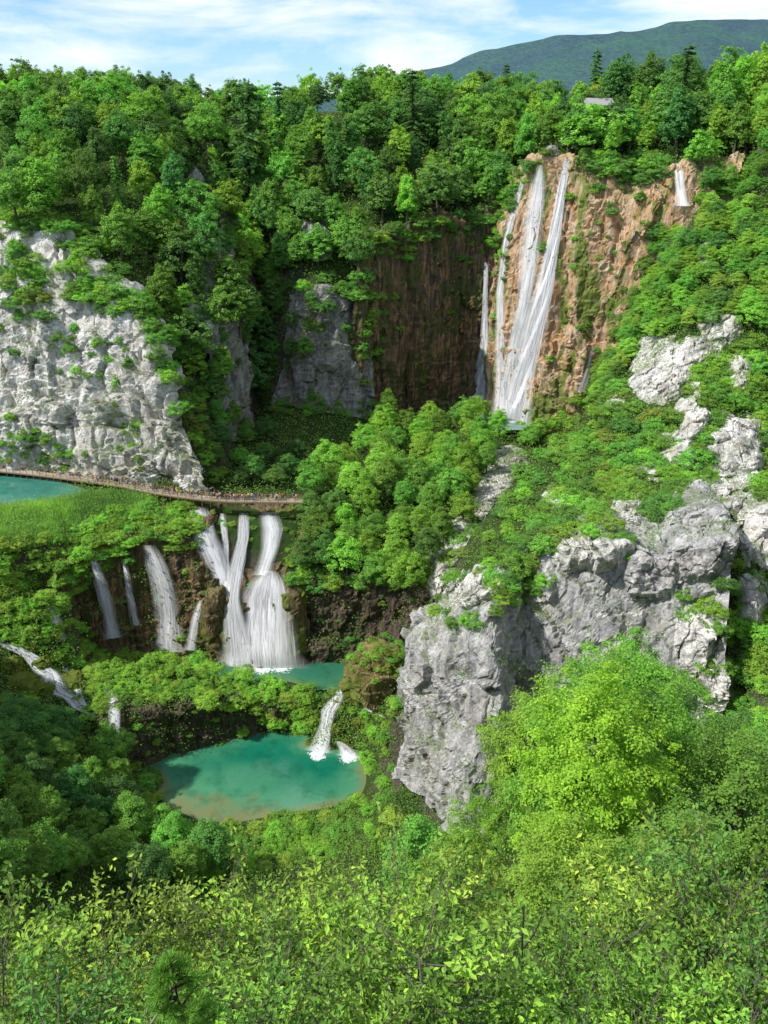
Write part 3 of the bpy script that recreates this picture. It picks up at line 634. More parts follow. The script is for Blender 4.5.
def conifer(seed, n_whorl=16):
    r = np.random.default_rng(seed); P_ = []; N_ = []; T_ = []
    for k in range(n_whorl):
        z = 0.12 + 0.86 * k / n_whorl; R = 0.2 * (1 - (z - 0.05)) ** 0.85 + 0.012
        for j in range(9):
            a = r.uniform(0, 6.28); L = R * r.uniform(0.65, 1.1); m_ = 22; s = r.uniform(0, 1, m_)
            P_.append(np.stack([np.cos(a) * L * s, np.sin(a) * L * s, z - 0.35 * L * s + r.normal(size=m_) * 0.006], 1) + r.normal(size=(m_, 3)) * 0.008 * np.array((1, 1, .5)))
            N_.append(np.array((np.cos(a) * .4, np.sin(a) * .4, 0.8)) + r.normal(size=(m_, 3)) * 0.4); T_.append(np.full(m_, r.uniform(0.1, 0.6)))
    V, Q = leaves(np.concatenate(P_), np.concatenate(N_), 0.03, 0.5, r); me = mesh_from('crown_conifer', V, Q, False); attr(me, 'tint', np.concatenate(T_), 'FACE'); me.materials.append(M_LEAF)
    zs = np.linspace(-0.05, 0.97, 6); V, Q = tube(np.stack([zs * 0, zs * 0, zs], 1), 0.014 * (1.08 - zs), 6); tm = mesh_from('trunk_conifer', V, Q); tm.materials.append(M_BARK_D)
    return me, tm
def pine(seed):
    r = np.random.default_rng(seed); P_ = []; D_ = []
    zs = np.linspace(-0.05, 1.0, 8); tr_ = [tube(np.stack([zs * 0, zs * 0, zs], 1), 0.012 * (1.1 - zs), 6)]
    for k in range(70):
        z = r.uniform(0.25, 0.98); a = r.uniform(0, 6.28); L = 0.30 * (1.12 - z) * r.uniform(0.6, 1.1); e = np.array((math.cos(a) * L, math.sin(a) * L, z + 0.32 * L)); b0 = np.array((0, 0, z))
        tr_.append(tube([b0, (b0 + e) / 2, e], [.004, .003, .0015], 4))
        for t in np.linspace(0.35, 1.0, 9):
            m_ = 16; d = r.normal(size=(m_, 3)); d /= np.linalg.norm(d, axis=1, keepdims=True); d += (e - b0) / np.linalg.norm(e - b0) * 0.9 + np.array((0, 0, .25)); d /= np.linalg.norm(d, axis=1, keepdims=True)
            P_.append(np.repeat((b0 + (e - b0) * t)[None], m_, 0)); D_.append(d)
    p = np.concatenate(P_); d = np.concatenate(D_); L = 0.036 * r.uniform(.7, 1.2, len(p))[:, None]; sd_ = np.cross(d, r.normal(size=d.shape)); sd_ /= np.linalg.norm(sd_, axis=1, keepdims=True)
    V = np.stack([p, p + d * L * .5 + sd_ * .0016, p + d * L, p + d * L * .5 - sd_ * .0016], 1).reshape(-1, 3)
    me = mesh_from('crown_pine', V, np.arange(len(V)).reshape(-1, 4), False); attr(me, 'tint', r.uniform(.2, .7, len(p)), 'FACE'); me.materials.append(M_LEAF)
    V, Q = joinm(tr_); tm = mesh_from('trunk_pine', V, Q); tm.materials.append(M_BARK_D)
    return me, tm
PROTO['pine'] = [pine(700)]
PROTO['conifer'] = [conifer(600), conifer(601)]

# ---------------------------------------------------------------- labels
LANDMARKS = [('tall waterfall', 535, 270), ('thin upper waterfall', 680, 185), ('grey hut roof', 598, 102), ('white rock pinnacle', 194, 187), ('dark gully', 243, 300), ('white cliff', 90, 330),
    ('lake corner', 45, 486), ('boardwalk bend', 150, 490), ('boardwalk end', 288, 500), ('wide barrier waterfall', 245, 590), ('dark wall waterfall', 165, 590), ('mossy cascade', 40, 680),
    ('green pool', 265, 780), ('middle pond', 320, 672), ('pool rapids', 335, 735), ('grey cliff pillar', 450, 720), ('grey cliff face', 600, 620), ('white outcrop', 655, 370), ('upper white outcrop', 722, 325), ('split grey outcrop', 735, 480),
    ('jutting boulder', 627, 512), ('grey rock wall', 340, 350), ('dark recess wall', 430, 310), ('basin pool', 505, 425), ('shaded meadow', 300, 420), ('wooded headland top', 400, 470), ('yellow green crown', 600, 790), ('dead snag', 525, 930), ('bleached branch', 170, 1000),
    ('pale ridge rocks', 480, 560), ('skyline gap', 215, 90), ('far mountain slope', 470, 68), ('tall skyline conifer', 690, 50), ('left skyline rise', 60, 75), ('centre skyline', 330, 80), ('cave wall', 180, 730), ('shaded left slope', 60, 800)]
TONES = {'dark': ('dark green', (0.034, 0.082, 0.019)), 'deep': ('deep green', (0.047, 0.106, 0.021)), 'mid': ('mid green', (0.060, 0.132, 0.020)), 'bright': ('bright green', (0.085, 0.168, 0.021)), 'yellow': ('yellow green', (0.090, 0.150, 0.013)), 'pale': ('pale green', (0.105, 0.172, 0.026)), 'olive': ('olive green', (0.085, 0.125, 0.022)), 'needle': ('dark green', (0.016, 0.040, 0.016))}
DIRS = ['right of', 'to the upper right of', 'above', 'to the upper left of', 'left of', 'to the lower left of', 'below', 'to the lower right of']
ORD = ['nearest', 'second nearest', 'third nearest', 'fourth nearest', 'fifth nearest', 'sixth nearest', 'seventh nearest', 'eighth nearest', 'ninth nearest', 'tenth nearest']
pending = []
def plan_label(o, words, cx, cy, group, cat):
    k = min(range(len(LANDMARKS)), key=lambda i: (LANDMARKS[i][1] - cx) ** 2 + (LANDMARKS[i][2] - cy) ** 2)
    nm, lx, ly = LANDMARKS[k]; a = math.atan2(ly - cy, cx - lx); d = DIRS[int(round(a / (math.pi / 4))) % 8]
    pending.append(((words, d, nm), math.hypot(cx - lx, cy - ly), o)); tag(o, None, cat, group)
def write_labels():
    by = {}
    for k, d, o in pending: by.setdefault(k, []).append((d, o))
    for (w, d, nm), L in by.items():
        L.sort(key=lambda t: t[0])
        for i, (_, o) in enumerate(L):
            if len(L) == 1: o['label'] = f'{w} {d} the {nm}'
            elif i < len(ORD): o['label'] = f'{w}, {ORD[i]} {d} the {nm}'
            else:
                o['label'] = f'{w} well away {d} the {nm}'; o['group'] = f'{w}s well away {d} the {nm}'

ntree = 0
def place(key, name, base, h, tone, cat, group, word, wid=1.0, var=None, rot=None, label=None, mat_tone=None):
    """One plant: an Empty at its foot carrying a trunk and a crown."""
    global ntree
    cm, tm = PROTO[key][(var if var is not None else random.randrange(len(PROTO[key]))) % len(PROTO[key])]
    e = empty(name, base); e.rotation_euler = (random.uniform(-.06, .06), random.uniform(-.06, .06), random.uniform(0, 6.28) if rot is None else rot)
    e.scale = (h * wid, h * wid, h)
    for nm, me in (('trunk', tm), ('crown', cm)):
        o = bpy.data.objects.new(nm, me); COL.objects.link(o); o.parent = e
        if nm == 'crown':
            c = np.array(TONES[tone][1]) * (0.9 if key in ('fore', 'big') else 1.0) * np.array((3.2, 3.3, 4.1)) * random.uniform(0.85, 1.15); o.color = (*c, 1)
    cx, cy = pix(np.asarray(base) + np.array((0, 0, 0.6 * h)))
    if label: tag(e, label, cat, group)
    else: plan_label(e, f'{TONES[tone][0]} {word}', cx, cy, group, cat)
    ntree += 1
    return e

taken = []
def scatter(poly, n, key, name, hr, spacing, tones, cat, group, word, wid=(0.8, 1.3), tries=40, allow=None, avoid=(), sink=0.3, lift=0.0):
    xs = [p[0] for p in poly]; ys = [p[1] for p in poly]; got = 0; mine = []
    for _ in range(n * tries):
        if got >= n: break
        px, py = random.uniform(min(xs), max(xs)), random.uniform(min(ys), max(ys))
        if not inpoly(px, py, poly) or any(inpoly(px, py, a) for a in avoid): continue
        r = hit(px, py)
        if r is None or (allow and r[2] not in allow): continue
        p = r[0]
        if r[1][2] < -0.1: continue
        h = random.uniform(*hr); s = spacing * h / ((hr[0] + hr[1]) / 2)
        if any((p[0] - q[0]) ** 2 + (p[1] - q[1]) ** 2 + (0.7 * (p[2] - q[2])) ** 2 < s * s for q in mine): continue
        mine.append(p); got += 1
        t = random.choices(list(tones), list(tones.values()))[0]
        place(key, name, (p[0], p[1] + 0.3, p[2] - sink), h, t, cat, group, word, random.uniform(*wid))
    return got

def oval(x, y, a, b): return [(x + a * math.cos(t * .785), y + b * math.sin(t * .785)) for t in range(8)]
ROCKS = [oval(662, 380, 30, 42), oval(722, 334, 24, 22), oval(693, 420, 16, 30), oval(738, 462, 28, 50), oval(700, 540, 38, 58), oval(760, 540, 26, 45), oval(627, 520, 14, 22), oval(650, 585, 30, 26), oval(590, 566, 44, 20), oval(470, 602, 30, 20), oval(507, 470, 20, 18), oval(487, 512, 14, 24), oval(440, 590, 12, 30), oval(698, 650, 20, 36)]
FALLKEEP = [[(495, 170), (525, 152), (552, 136), (582, 136), (584, 165), (580, 300), (540, 440), (468, 440), (468, 330), (490, 250)], [(662, 158), (698, 158), (698, 235), (662, 235)]]
TW = 'leafy tree'
# the woods
c0 = {}
c0['ul'] = scatter([(0, 105), (110, 105), (225, 115), (232, 250), (240, 330), (232, 420), (212, 420), (196, 385), (170, 325), (128, 280), (85, 243), (0, 222)], 75, 'far', 'broadleaf_tree', (11, 16), 5.8, {'dark': .8, 'deep': 3, 'mid': 3.5, 'bright': 1.5}, 'tree', 'trees on the slope above the white cliff', TW)
c0['pr'] = scatter([(238, 110), (495, 105), (512, 165), (498, 205), (470, 218), (368, 232), (360, 280), (330, 290), (300, 288), (275, 330), (262, 400), (240, 400), (238, 250)], 85, 'far', 'broadleaf_tree', (11, 16), 5.8, {'dark': 1, 'deep': 3, 'mid': 3.5, 'bright': 1.5}, 'tree', 'trees on the wooded promontory', TW)
c0['pl'] = scatter([(500, 110), (768, 95), (768, 175), (700, 185), (660, 165), (575, 155), (530, 162)], 60, 'far', 'broadleaf_tree', (8, 13), 5.5, {'deep': 1.5, 'mid': 3, 'bright': 2.5, 'pale': 0.6}, 'tree', 'trees on the rim above the tall waterfall', TW, avoid=FALLKEEP)
# plateau and skyline rows
got = 0
sk = []
for _ in range(6000):
    if got >= 165: break
    px = random.uniform(-25, 795); D = random.uniform(292, 372) if px < 560 else random.uniform(272, 345)
    q = drop(*G(px, D, 5)[:2])
    if q is None or any((q[0] - a[0]) ** 2 + (q[1] - a[1]) ** 2 < 5.2 ** 2 for a in sk): continue
    sk.append(q); got += 1
    h = random.uniform(11, 16)
    if 195 < px < 232: h *= 0.7
    if px > 600: h *= 1.2
    place('far', 'plateau_tree', (q[0], q[1], q[2] - .3), h, random.choices(['dark', 'deep', 'mid', 'bright'], [1, 3, 3, 1.2])[0], 'tree', 'trees along the skyline', TW)
for px, D, yt in ((239, 318, 72), (278, 330, 76), (691, 285, 39), (600, 330, 45), (505, 350, 60), (415, 318, 64)):
    q = drop(*P(px, yt, D)[:2]); h = P(px, yt, D)[2] - q[2]; place('conifer', 'conifer_tree', (q[0], q[1], q[2] - .3), h, 'dark', 'tree', 'conifers on the skyline', 'pointed conifer', 1.35)
for px, py, h in ((302, 205, 20), (262, 190, 17), (175, 170, 16), (120, 210, 15), (60, 150, 17), (345, 170, 17), (410, 150, 16), (460, 160, 15), (150, 140, 15), (30, 190, 14), (640, 130, 13), (725, 140, 13)):
    r = hit(px, py); place('conifer', 'conifer_tree', (r[0][0], r[0][1] + .3, r[0][2] - .4), h, random.choice(['deep', 'dark', 'mid']), 'tree', 'conifers scattered in the woods', 'pointed conifer', random.uniform(1.1, 1.5))
# right slope
c0['rs'] = scatter([(668, 200), (768, 170), (768, 345), (735, 320), (640, 345), (610, 400), (560, 430), (520, 452), (560, 425), (600, 375), (640, 290)], 150, 'mid', 'small_tree', (4.5, 7.5), 3.4, {'deep': 1, 'mid': 3, 'bright': 3, 'pale': 1}, 'tree', 'small trees on the right slope', 'small tree', (1.2, 1.5), avoid=[[(662, 155), (698, 155), (698, 240), (662, 240)]])
# headland in the middle
c0['hd'] = scatter([(285, 525), (300, 500), (335, 470), (352, 445), (395, 425), (470, 418), (500, 440), (482, 500), (440, 560), (408, 600), (360, 592), (300, 575)], 60, 'mid', 'headland_tree', (8.5, 12), 4.3, {'deep': 1, 'mid': 3, 'bright': 3}, 'tree', 'trees on the wooded headland', TW, (1.0, 1.25))
# by the boardwalk and the gully mouth
c0['bw'] = scatter([(200, 400), (245, 420), (300, 450), (305, 490), (240, 492), (215, 470)], 16, 'mid', 'boardwalk_tree', (5, 8), 4.0, {'dark': 2, 'deep': 2, 'mid': 1}, 'tree', 'trees at the foot of the gully', TW, (1.0, 1.25))
# shaded left slope
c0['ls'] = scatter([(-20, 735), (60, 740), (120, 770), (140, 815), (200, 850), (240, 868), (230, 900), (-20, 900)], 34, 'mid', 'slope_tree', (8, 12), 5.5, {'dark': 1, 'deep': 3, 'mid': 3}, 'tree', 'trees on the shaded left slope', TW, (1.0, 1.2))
for _ in range(14):   # up on the shoulder beyond the frame's edge, whose shade falls on the slope
    q = drop(random.uniform(-135, -70), random.uniform(70, 130)); place('mid', 'slope_tree', (q[0], q[1], q[2] - .3), random.uniform(12, 17), 'deep', 'tree', 'trees on the left shoulder', 'shoulder tree', 1.15)
# shrubs
SH = 'leafy shrub'
c0['tr'] = scatter([(0, 548), (60, 536), (120, 512), (190, 508), (205, 525), (145, 545), (95, 560), (75, 590), (55, 640), (20, 650), (0, 640)], 130, 'bush', 'shrub', (2.2, 3.8), 1.9, {'mid': 1, 'bright': 4, 'pale': 2}, 'shrub', 'shrubs on the lake terrace', SH, (1.0, 1.4), allow=['ground_terrain', 'lake_edge_wall'])
c0['mo'] = scatter([(90, 655), (150, 650), (230, 672), (300, 690), (322, 722), (290, 738), (235, 712), (180, 700), (120, 700), (90, 720)], 90, 'bush', 'cushion_bush', (2.2, 4.0), 2.0, {'mid': 1, 'bright': 4, 'pale': 1.5}, 'bush', 'bushes on the travertine mound', 'rounded bush', (1.1, 1.5))
c0['ct'] = scatter([(405, 628), (446, 570), (474, 512), (520, 455), (600, 398), (640, 380), (660, 430), (650, 520), (600, 540), (560, 552), (500, 596), (450, 612)], 150, 'bush', 'cliff_bush', (1.8, 4.2), 2.1, {'deep': 1.2, 'mid': 3, 'bright': 2, 'olive': 1.2}, 'bush', 'bushes on top of the grey cliff', 'scrubby bush', (1.1, 1.5), avoid=ROCKS)
c0['rb'] = scatter([(650, 345), (768, 335), (768, 760), (720, 740), (690, 660), (680, 560), (655, 480)], 120, 'bush', 'slope_bush', (2.2, 4.4), 2.4, {'deep': 1, 'mid': 3, 'bright': 3}, 'bush', 'bushes among the rocks of the right slope', 'leafy bush', (1.1, 1.4), avoid=ROCKS)
c0['pb'] = scatter([(200, 838), (250, 828), (370, 800), (395, 800), (392, 850), (200, 880)], 60, 'bush', 'bank_bush', (1.8, 3.2), 1.9, {'mid': 2, 'bright': 3, 'pale': 2}, 'bush', 'bushes on the near bank of the green pool', 'bank bush', (1.1, 1.5))
scatter([(45, 600), (95, 640), (98, 668), (64, 690), (30, 650), (0, 640), (0, 610)], 44, 'bush', 'cushion_bush', (1.4, 2.8), 1.7, {'mid': 2, 'bright': 3, 'pale': 1}, 'bush', 'bushes about the left cascade', 'rounded bush', (1.1, 1.5))
scatter([(0, 690), (30, 700), (60, 715), (110, 725), (100, 750), (0, 735)], 22, 'bush', 'cushion_bush', (1.6, 3.0), 2.0, {'deep': 1, 'mid': 2, 'bright': 2}, 'bush', 'bushes about the left cascade', 'rounded bush', (1.1, 1.5))
scatter([(292, 688), (405, 688), (385, 760), (366, 762), (300, 745), (312, 715)], 40, 'bush', 'bank_bush', (0.8, 1.7), 1.2, {'mid': 2, 'bright': 3, 'olive': 1.5}, 'bush', 'low bushes between the pond and the pool', 'low bank bush', (1.1, 1.6), avoid=[[(318, 705), (336, 705), (350, 760), (312, 760)], [(333, 686), (350, 690), (376, 712), (366, 720)]])
scatter([(136, 768), (162, 772), (158, 806), (206, 836), (195, 852), (136, 820)], 26, 'bush', 'bank_bush', (1.6, 3.2), 1.7, {'deep': 2, 'mid': 2, 'bright': 1}, 'bush', 'bushes on the shaded bank of the green pool', 'leafy bank bush', (1.1, 1.5))
scatter([(480, 424), (545, 424), (550, 445), (470, 445)], 16, 'bush', 'bank_bush', (1.8, 3.2), 1.8, {'mid': 2, 'bright': 2}, 'bush', 'bushes before the basin pool', 'leafy bank bush', (1.1, 1.5))
scatter([(276, 687), (322, 689), (318, 735), (298, 725)], 18, 'bush', 'bank_bush', (1.4, 2.4), 1.3, {'mid': 2, 'bright': 3, 'olive': 1}, 'bush', 'low bushes between the pond and the pool', 'low bank bush', (1.1, 1.6))
scatter([(70, 560), (200, 540), (215, 650), (90, 640)], 20, 'bush', 'wall_bush', (.8, 1.7), 1.8, {'deep': 1, 'mid': 2, 'bright': 1, 'olive': 1}, 'bush', 'bushes hanging on the travertine walls', 'hanging bush', (1.1, 1.7), allow=['lake_edge_wall'])
scatter([(100, 690), (320, 690), (310, 745), (120, 770)], 30, 'bush', 'wall_bush', (.8, 1.8), 1.6, {'mid': 2, 'bright': 2, 'olive': 1}, 'bush', 'bushes hanging on the travertine walls', 'hanging bush', (1.1, 1.7), allow=['pool_cave_wall'])
scatter([(300, 570), (420, 570), (410, 660), (300, 660)], 22, 'bush', 'wall_bush', (.8, 2.0), 1.8, {'deep': 2, 'mid': 2, 'olive': 1}, 'bush', 'bushes hanging on the travertine walls', 'hanging bush', (1.1, 1.7), allow=['headland_wall'])
scatter([(190, 512), (292, 512), (292, 570), (225, 600)], 22, 'bush', 'wall_bush', (.8, 1.6), 1.5, {'mid': 2, 'bright': 2, 'olive': 2}, 'bush', 'bushes hanging on the travertine walls', 'hanging bush', (1.1, 1.7), avoid=[[(184, 500), (208, 500), (230, 600), (212, 600)], [(236, 505), (252, 505), (248, 668), (224, 668)], [(258, 505), (282, 505), (296, 668), (240, 668), (250, 590)]])
c0['rp'] = scatter([(360, 700), (398, 700), (396, 800), (372, 800)], 16, 'bush', 'bank_bush', (1.8, 3.0), 1.8, {'mid': 2, 'bright': 3}, 'bush', 'bushes on the bank by the rapids', 'bank bush', (1.1, 1.4))
WC = ['white_cliff']
for poly, n, hr in (([(0, 430), (30, 425), (75, 455), (70, 470), (0, 462)], 26, (1.6, 3.2)), ([(5, 245), (38, 262), (48, 318), (20, 325), (5, 290)], 24, (2.2, 4.5)), ([(62, 262), (130, 285), (150, 330), (120, 322), (70, 300)], 24, (2.2, 4.5)), ([(120, 280), (165, 310), (200, 410), (222, 488), (206, 474), (174, 400), (140, 325)], 46, (2.4, 4.6)),
                    ([(30, 330), (130, 345), (128, 380), (60, 376)], 16, (1.4, 2.6)), ([(110, 395), (150, 425), (150, 480), (130, 470)], 10, (1.2, 2.4)), ([(0, 215), (45, 215), (100, 240), (140, 285), (90, 262), (40, 240), (0, 240)], 30, (2.5, 5.0))):
    scatter(poly, n, 'bush', 'rock_bush', hr, 1.5, {'deep': 1.2, 'mid': 3, 'bright': 2, 'olive': .6}, 'bush', 'bushes growing on the white cliff', 'rock bush', (1.0, 1.5))
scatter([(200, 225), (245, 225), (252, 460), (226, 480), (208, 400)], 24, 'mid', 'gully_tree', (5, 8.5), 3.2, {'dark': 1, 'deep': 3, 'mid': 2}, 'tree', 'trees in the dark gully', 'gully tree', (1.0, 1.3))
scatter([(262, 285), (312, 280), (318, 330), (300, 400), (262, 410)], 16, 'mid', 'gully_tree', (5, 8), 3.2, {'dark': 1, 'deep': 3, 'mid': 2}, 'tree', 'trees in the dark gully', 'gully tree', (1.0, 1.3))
scatter([(290, 285), (372, 275), (372, 305), (330, 312), (300, 318)], 14, 'bush', 'rim_bush', (2.5, 4.5), 2.0, {'deep': 2, 'mid': 2, 'bright': 1}, 'bush', 'bushes along the rims of the walls', 'rim bush', (1.0, 1.4))
scatter([(360, 232), (400, 228), (440, 222), (500, 205), (500, 226), (440, 238), (365, 252)], 30, 'bush', 'rim_bush', (2.5, 5.0), 2.2, {'deep': 2, 'mid': 2, 'bright': 1}, 'bush', 'bushes along the rims of the walls', 'rim bush', (1.0, 1.4))
scatter([(490, 205), (515, 170), (528, 164), (520, 185), (505, 228)], 9, 'bush', 'rim_bush', (2.0, 3.5), 1.8, {'deep': 1, 'mid': 2, 'bright': 1}, 'bush', 'bushes along the rims of the walls', 'rim bush', (1.0, 1.3))
scatter([(584, 158), (664, 158), (664, 182), (630, 186), (600, 180), (584, 178)], 30, 'bush', 'rim_bush', (2.5, 5.5), 1.8, {'deep': 1.5, 'mid': 3, 'bright': 1.5}, 'bush', 'bushes along the rims of the walls', 'rim bush', (1.0, 1.4))
scatter([(700, 158), (730, 160), (730, 215), (703, 215)], 10, 'bush', 'rim_bush', (2.5, 5.0), 2.0, {'deep': 1, 'mid': 3, 'bright': 1.5}, 'bush', 'bushes along the rims of the walls', 'rim bush', (1.0, 1.4))
scatter([(518, 166), (540, 156), (550, 154), (540, 163), (523, 172)], 4, 'bush', 'rim_bush', (2.0, 3.4), 1.6, {'deep': 1, 'mid': 2}, 'bush', 'bushes along the rims of the walls', 'rim bush', (1.0, 1.3))
scatter([(60, 575), (90, 560), (140, 540), (200, 525), (205, 545), (148, 556), (100, 572), (75, 600)], 34, 'bush', 'rim_bush', (1.8, 3.2), 1.6, {'mid': 2, 'bright': 3}, 'bush', 'bushes along the rims of the walls', 'rim bush', (1.0, 1.5), avoid=[[(140, 540), (160, 540), (176, 600), (150, 600)], [(86, 552), (99, 552), (110, 600), (95, 600)]])
scatter([(290, 560), (420, 560), (425, 590), (380, 592), (290, 592)], 26, 'bush', 'rim_bush', (2.2, 4.0), 2.0, {'deep': 1, 'mid': 3, 'bright': 1.5}, 'bush', 'bushes along the rims of the walls', 'rim bush', (1.0, 1.5))
RB = dict(tones={'deep': 1.5, 'mid': 2.5, 'bright': 1.5}, cat='bush', group='bushes along the rims of the walls', word='rim bush')
scatter([(358, 250), (378, 245), (384, 330), (378, 400), (364, 400), (362, 320)], 18, 'bush', 'rim_bush', (1.8, 3.6), 1.8, wid=(1.0, 1.4), **RB)
scatter([(362, 238), (420, 230), (498, 215), (494, 245), (470, 268), (440, 246), (410, 262), (380, 258)], 34, 'bush', 'rim_bush', (1.4, 3.2), 1.5, wid=(1.0, 1.5), allow=['dark_recess_wall'], **RB)
scatter([(372, 260), (490, 250), (490, 390), (372, 395)], 14, 'bush', 'wall_bush', (.8, 1.8), 3.0, tones={'dark': 1, 'deep': 1, 'olive': 1}, cat='bush', group='bushes on the dark recess wall', word='wall bush', wid=(1.0, 1.6), allow=['dark_recess_wall'])
scatter([(272, 396), (300, 402), (376, 402), (376, 418), (300, 416), (270, 412)], 24, 'bush', 'rim_bush', (1.6, 3.4), 1.6, wid=(1.0, 1.5), **RB)
scatter([(488, 215), (514, 190), (518, 215), (506, 260), (494, 290), (486, 260)], 14, 'bush', 'rim_bush', (1.8, 3.2), 1.6, wid=(1.0, 1.3), **RB)
scatter([(500, 205), (525, 165), (530, 175), (512, 215)], 10, 'bush', 'rim_bush', (2.2, 4.0), 1.5, wid=(1.0, 1.3), **RB)
scatter([(575, 190), (660, 185), (650, 290), (600, 370), (575, 400), (550, 400)], 34, 'bush', 'wall_bush', (1.0, 2.6), 2.4, tones={'deep': 1, 'mid': 2, 'bright': 1.5, 'olive': 1}, cat='bush', group='bushes on the orange wall', word='wall bush', wid=(1.0, 1.4))
scatter([(505, 230), (518, 215), (512, 330), (505, 400), (494, 400), (494, 300)], 8, 'bush', 'wall_bush', (1.0, 2.2), 2.0, tones={'mid': 2, 'bright': 1.5}, cat='bush', group='bushes on the orange wall', word='wall bush', wid=(1.0, 1.4))
scatter([(430, 600), (530, 572), (580, 548), (640, 536), (640, 560), (570, 572), (520, 606), (450, 632)], 26, 'bush', 'rim_bush', (1.4, 2.6), 1.5, wid=(1.1, 1.5), avoid=ROCKS[8:10], **RB)
# shrubs rooted in the white cliff
for px, py, h in [(18, 250, 5), (30, 275, 6), (22, 300, 6), (15, 355, 4), (88, 285, 5), (112, 300, 6), (75, 330, 3.5), (55, 340, 3), (95, 345, 3), (118, 385, 4), (60, 372, 3), (135, 430, 3.5), (10, 420, 4), (30, 440, 4), (60, 455, 3), (120, 450, 2.5), (150, 300, 6), (165, 290, 6), (140, 265, 6), (128, 365, 3), (45, 300, 3), (70, 265, 4), (150, 330, 4), (0, 330, 3), (85, 455, 2.5), (105, 270, 3)]:
    r = hit(px, py)
    if r is not None: place('shrub', 'rock_shrub', (r[0][0], r[0][1] + .3, r[0][2] - .4), h * 0.75, random.choice(['deep', 'mid', 'bright', 'mid']), 'shrub', 'shrubs rooted in the white cliff', 'rock shrub', random.uniform(1.0, 1.4))
for px, py, h in [(345, 330, 4), (362, 350, 5), (330, 310, 5), (318, 330, 5), (310, 400, 5), (372, 300, 5), (366, 280, 5), (400, 330, 3), (392, 300, 4), (545, 250, 3.5), (500, 240, 3.5), (570, 200, 4), (598, 190, 4), (612, 215, 3.5), (520, 330, 2.5), (600, 260, 3), (550, 360, 3), (580, 330, 3), (627, 180, 4), (505, 280, 2.5), (640, 200, 4), (575, 240, 2.5)]:
    r = hit(px, py)
    if r is not None: place('shrub', 'rock_shrub', (r[0][0], r[0][1] + .3, r[0][2] - .4), h * 0.8, random.choice(['deep', 'mid', 'bright']), 'shrub', 'shrubs on the fall walls', 'wall shrub', random.uniform(1.0, 1.3))

# larger single trees on the right
q = P(600, 101, 281); place('far', 'plateau_tree', (q[0], q[1], drop(q[0], q[1])[2] - .3), max(4, q[2] - drop(q[0], q[1])[2]), 'bright', 'tree', None, TW, 1.5, 2, label='bright green tree hiding the wall of the grey roofed hut')
def at_top(px, py, D, h): q = P(px, py, D); return q
for px, ytop, D, h, tone, key, wid, var, lab in [
    (606, 688, 50, 17, 'yellow', 'big', 0.98, 1, 'large yellow green leafy tree standing before the grey cliff face'),
    (622, 652, 58, 20, 'bright', 'big', 0.95, 2, 'tall bright green tree rising behind the yellow green crown'),
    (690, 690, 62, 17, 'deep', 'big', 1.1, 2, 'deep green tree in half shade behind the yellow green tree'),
    (540, 690, 66, 17, 'bright', 'big', 0.9, 1, 'bright green tree against the grey cliff beside the pillar'),
    (640, 640, 70, 17, 'bright', 'big', 1.0, 1, 'mid green tree reaching up the grey cliff behind the yellow green crown'),
    (740, 740, 52, 16, 'mid', 'big', 1.1, 0, 'mid green tree at the picture edge below the bushy slope'),
    (505, 790, 60, 11, 'bright', 'big', 1.0, 2, 'bright green bushy tree covering the foot of the grey pillar'),
    (585, 830, 44, 13, 'bright', 'big', 1.15, 1, 'bright green tree right under the yellow green crown'),
    (700, 830, 40, 13, 'mid', 'big', 1.15, 0, 'mid green tree in front of the dark hollow'),
    (420, 822, 78, 11, 'mid', 'mid', 1.15, 0, 'mid green tree at the foot of the grey pillar, pool side'),
    (470, 850, 55, 12, 'pale', 'big', 1.0, 2, 'pale green tree below the grey pillar')]:
    q = P(px, ytop, D); place(key, 'slope_tree', (q[0], q[1], q[2] - h), h, tone, 'tree', 'trees below the grey cliff', TW, wid, var, label=lab)
# trees right below the viewpoint
fore = [(28, 868, 22, 12, 'bright', 0), (100, 912, 18, 11, 'pale', 1), (-20, 930, 16, 11, 'mid', 2), (192, 858, 21, 12, 'pale', 0), (262, 898, 19, 12, 'bright', 2), (335, 868, 20, 12, 'bright', 3), (395, 820, 24, 15, 'pale', 1), (300, 945, 15, 11, 'deep', 1),
        (445, 862, 22, 13, 'mid', 0), (405, 925, 15, 11, 'bright', 2), (482, 940, 16, 10, 'deep', 1), (560, 925, 17, 10, 'bright', 3), (615, 905, 19, 12, 'mid', 2), (668, 815, 24, 15, 'pale', 0), (728, 872, 20, 13, 'bright', 3), (780, 850, 21, 14, 'deep', 1), (655, 955, 14, 10, 'bright', 2), (750, 962, 14, 10, 'mid', 0), (60, 985, 13, 9, 'deep', 1), (225, 990, 13, 9, 'mid', 3), (350, 995, 13, 9, 'bright', 0), (590, 1000, 12, 8, 'deep', 1)]
for px, ytop, D, h, tone, var in fore:
    q = P(px, ytop + (52 if ytop < 900 else 34), D); place('fore', 'foreground_tree', (q[0], q[1], q[2] - h), h, tone, 'tree', 'young trees right below the viewpoint', 'young tree', random.uniform(0.9, 1.2), None)
for px, ytop, D, h, lab in ((186, 962, 12, 6, 'small pine with long green needles behind the bleached branch'),):
    q = P(px, ytop, D); place('pine', 'pine_sapling', (q[0], q[1], q[2] - h), h, 'mid', 'pine', None, 'young pine', 1.0, 0, label=lab)


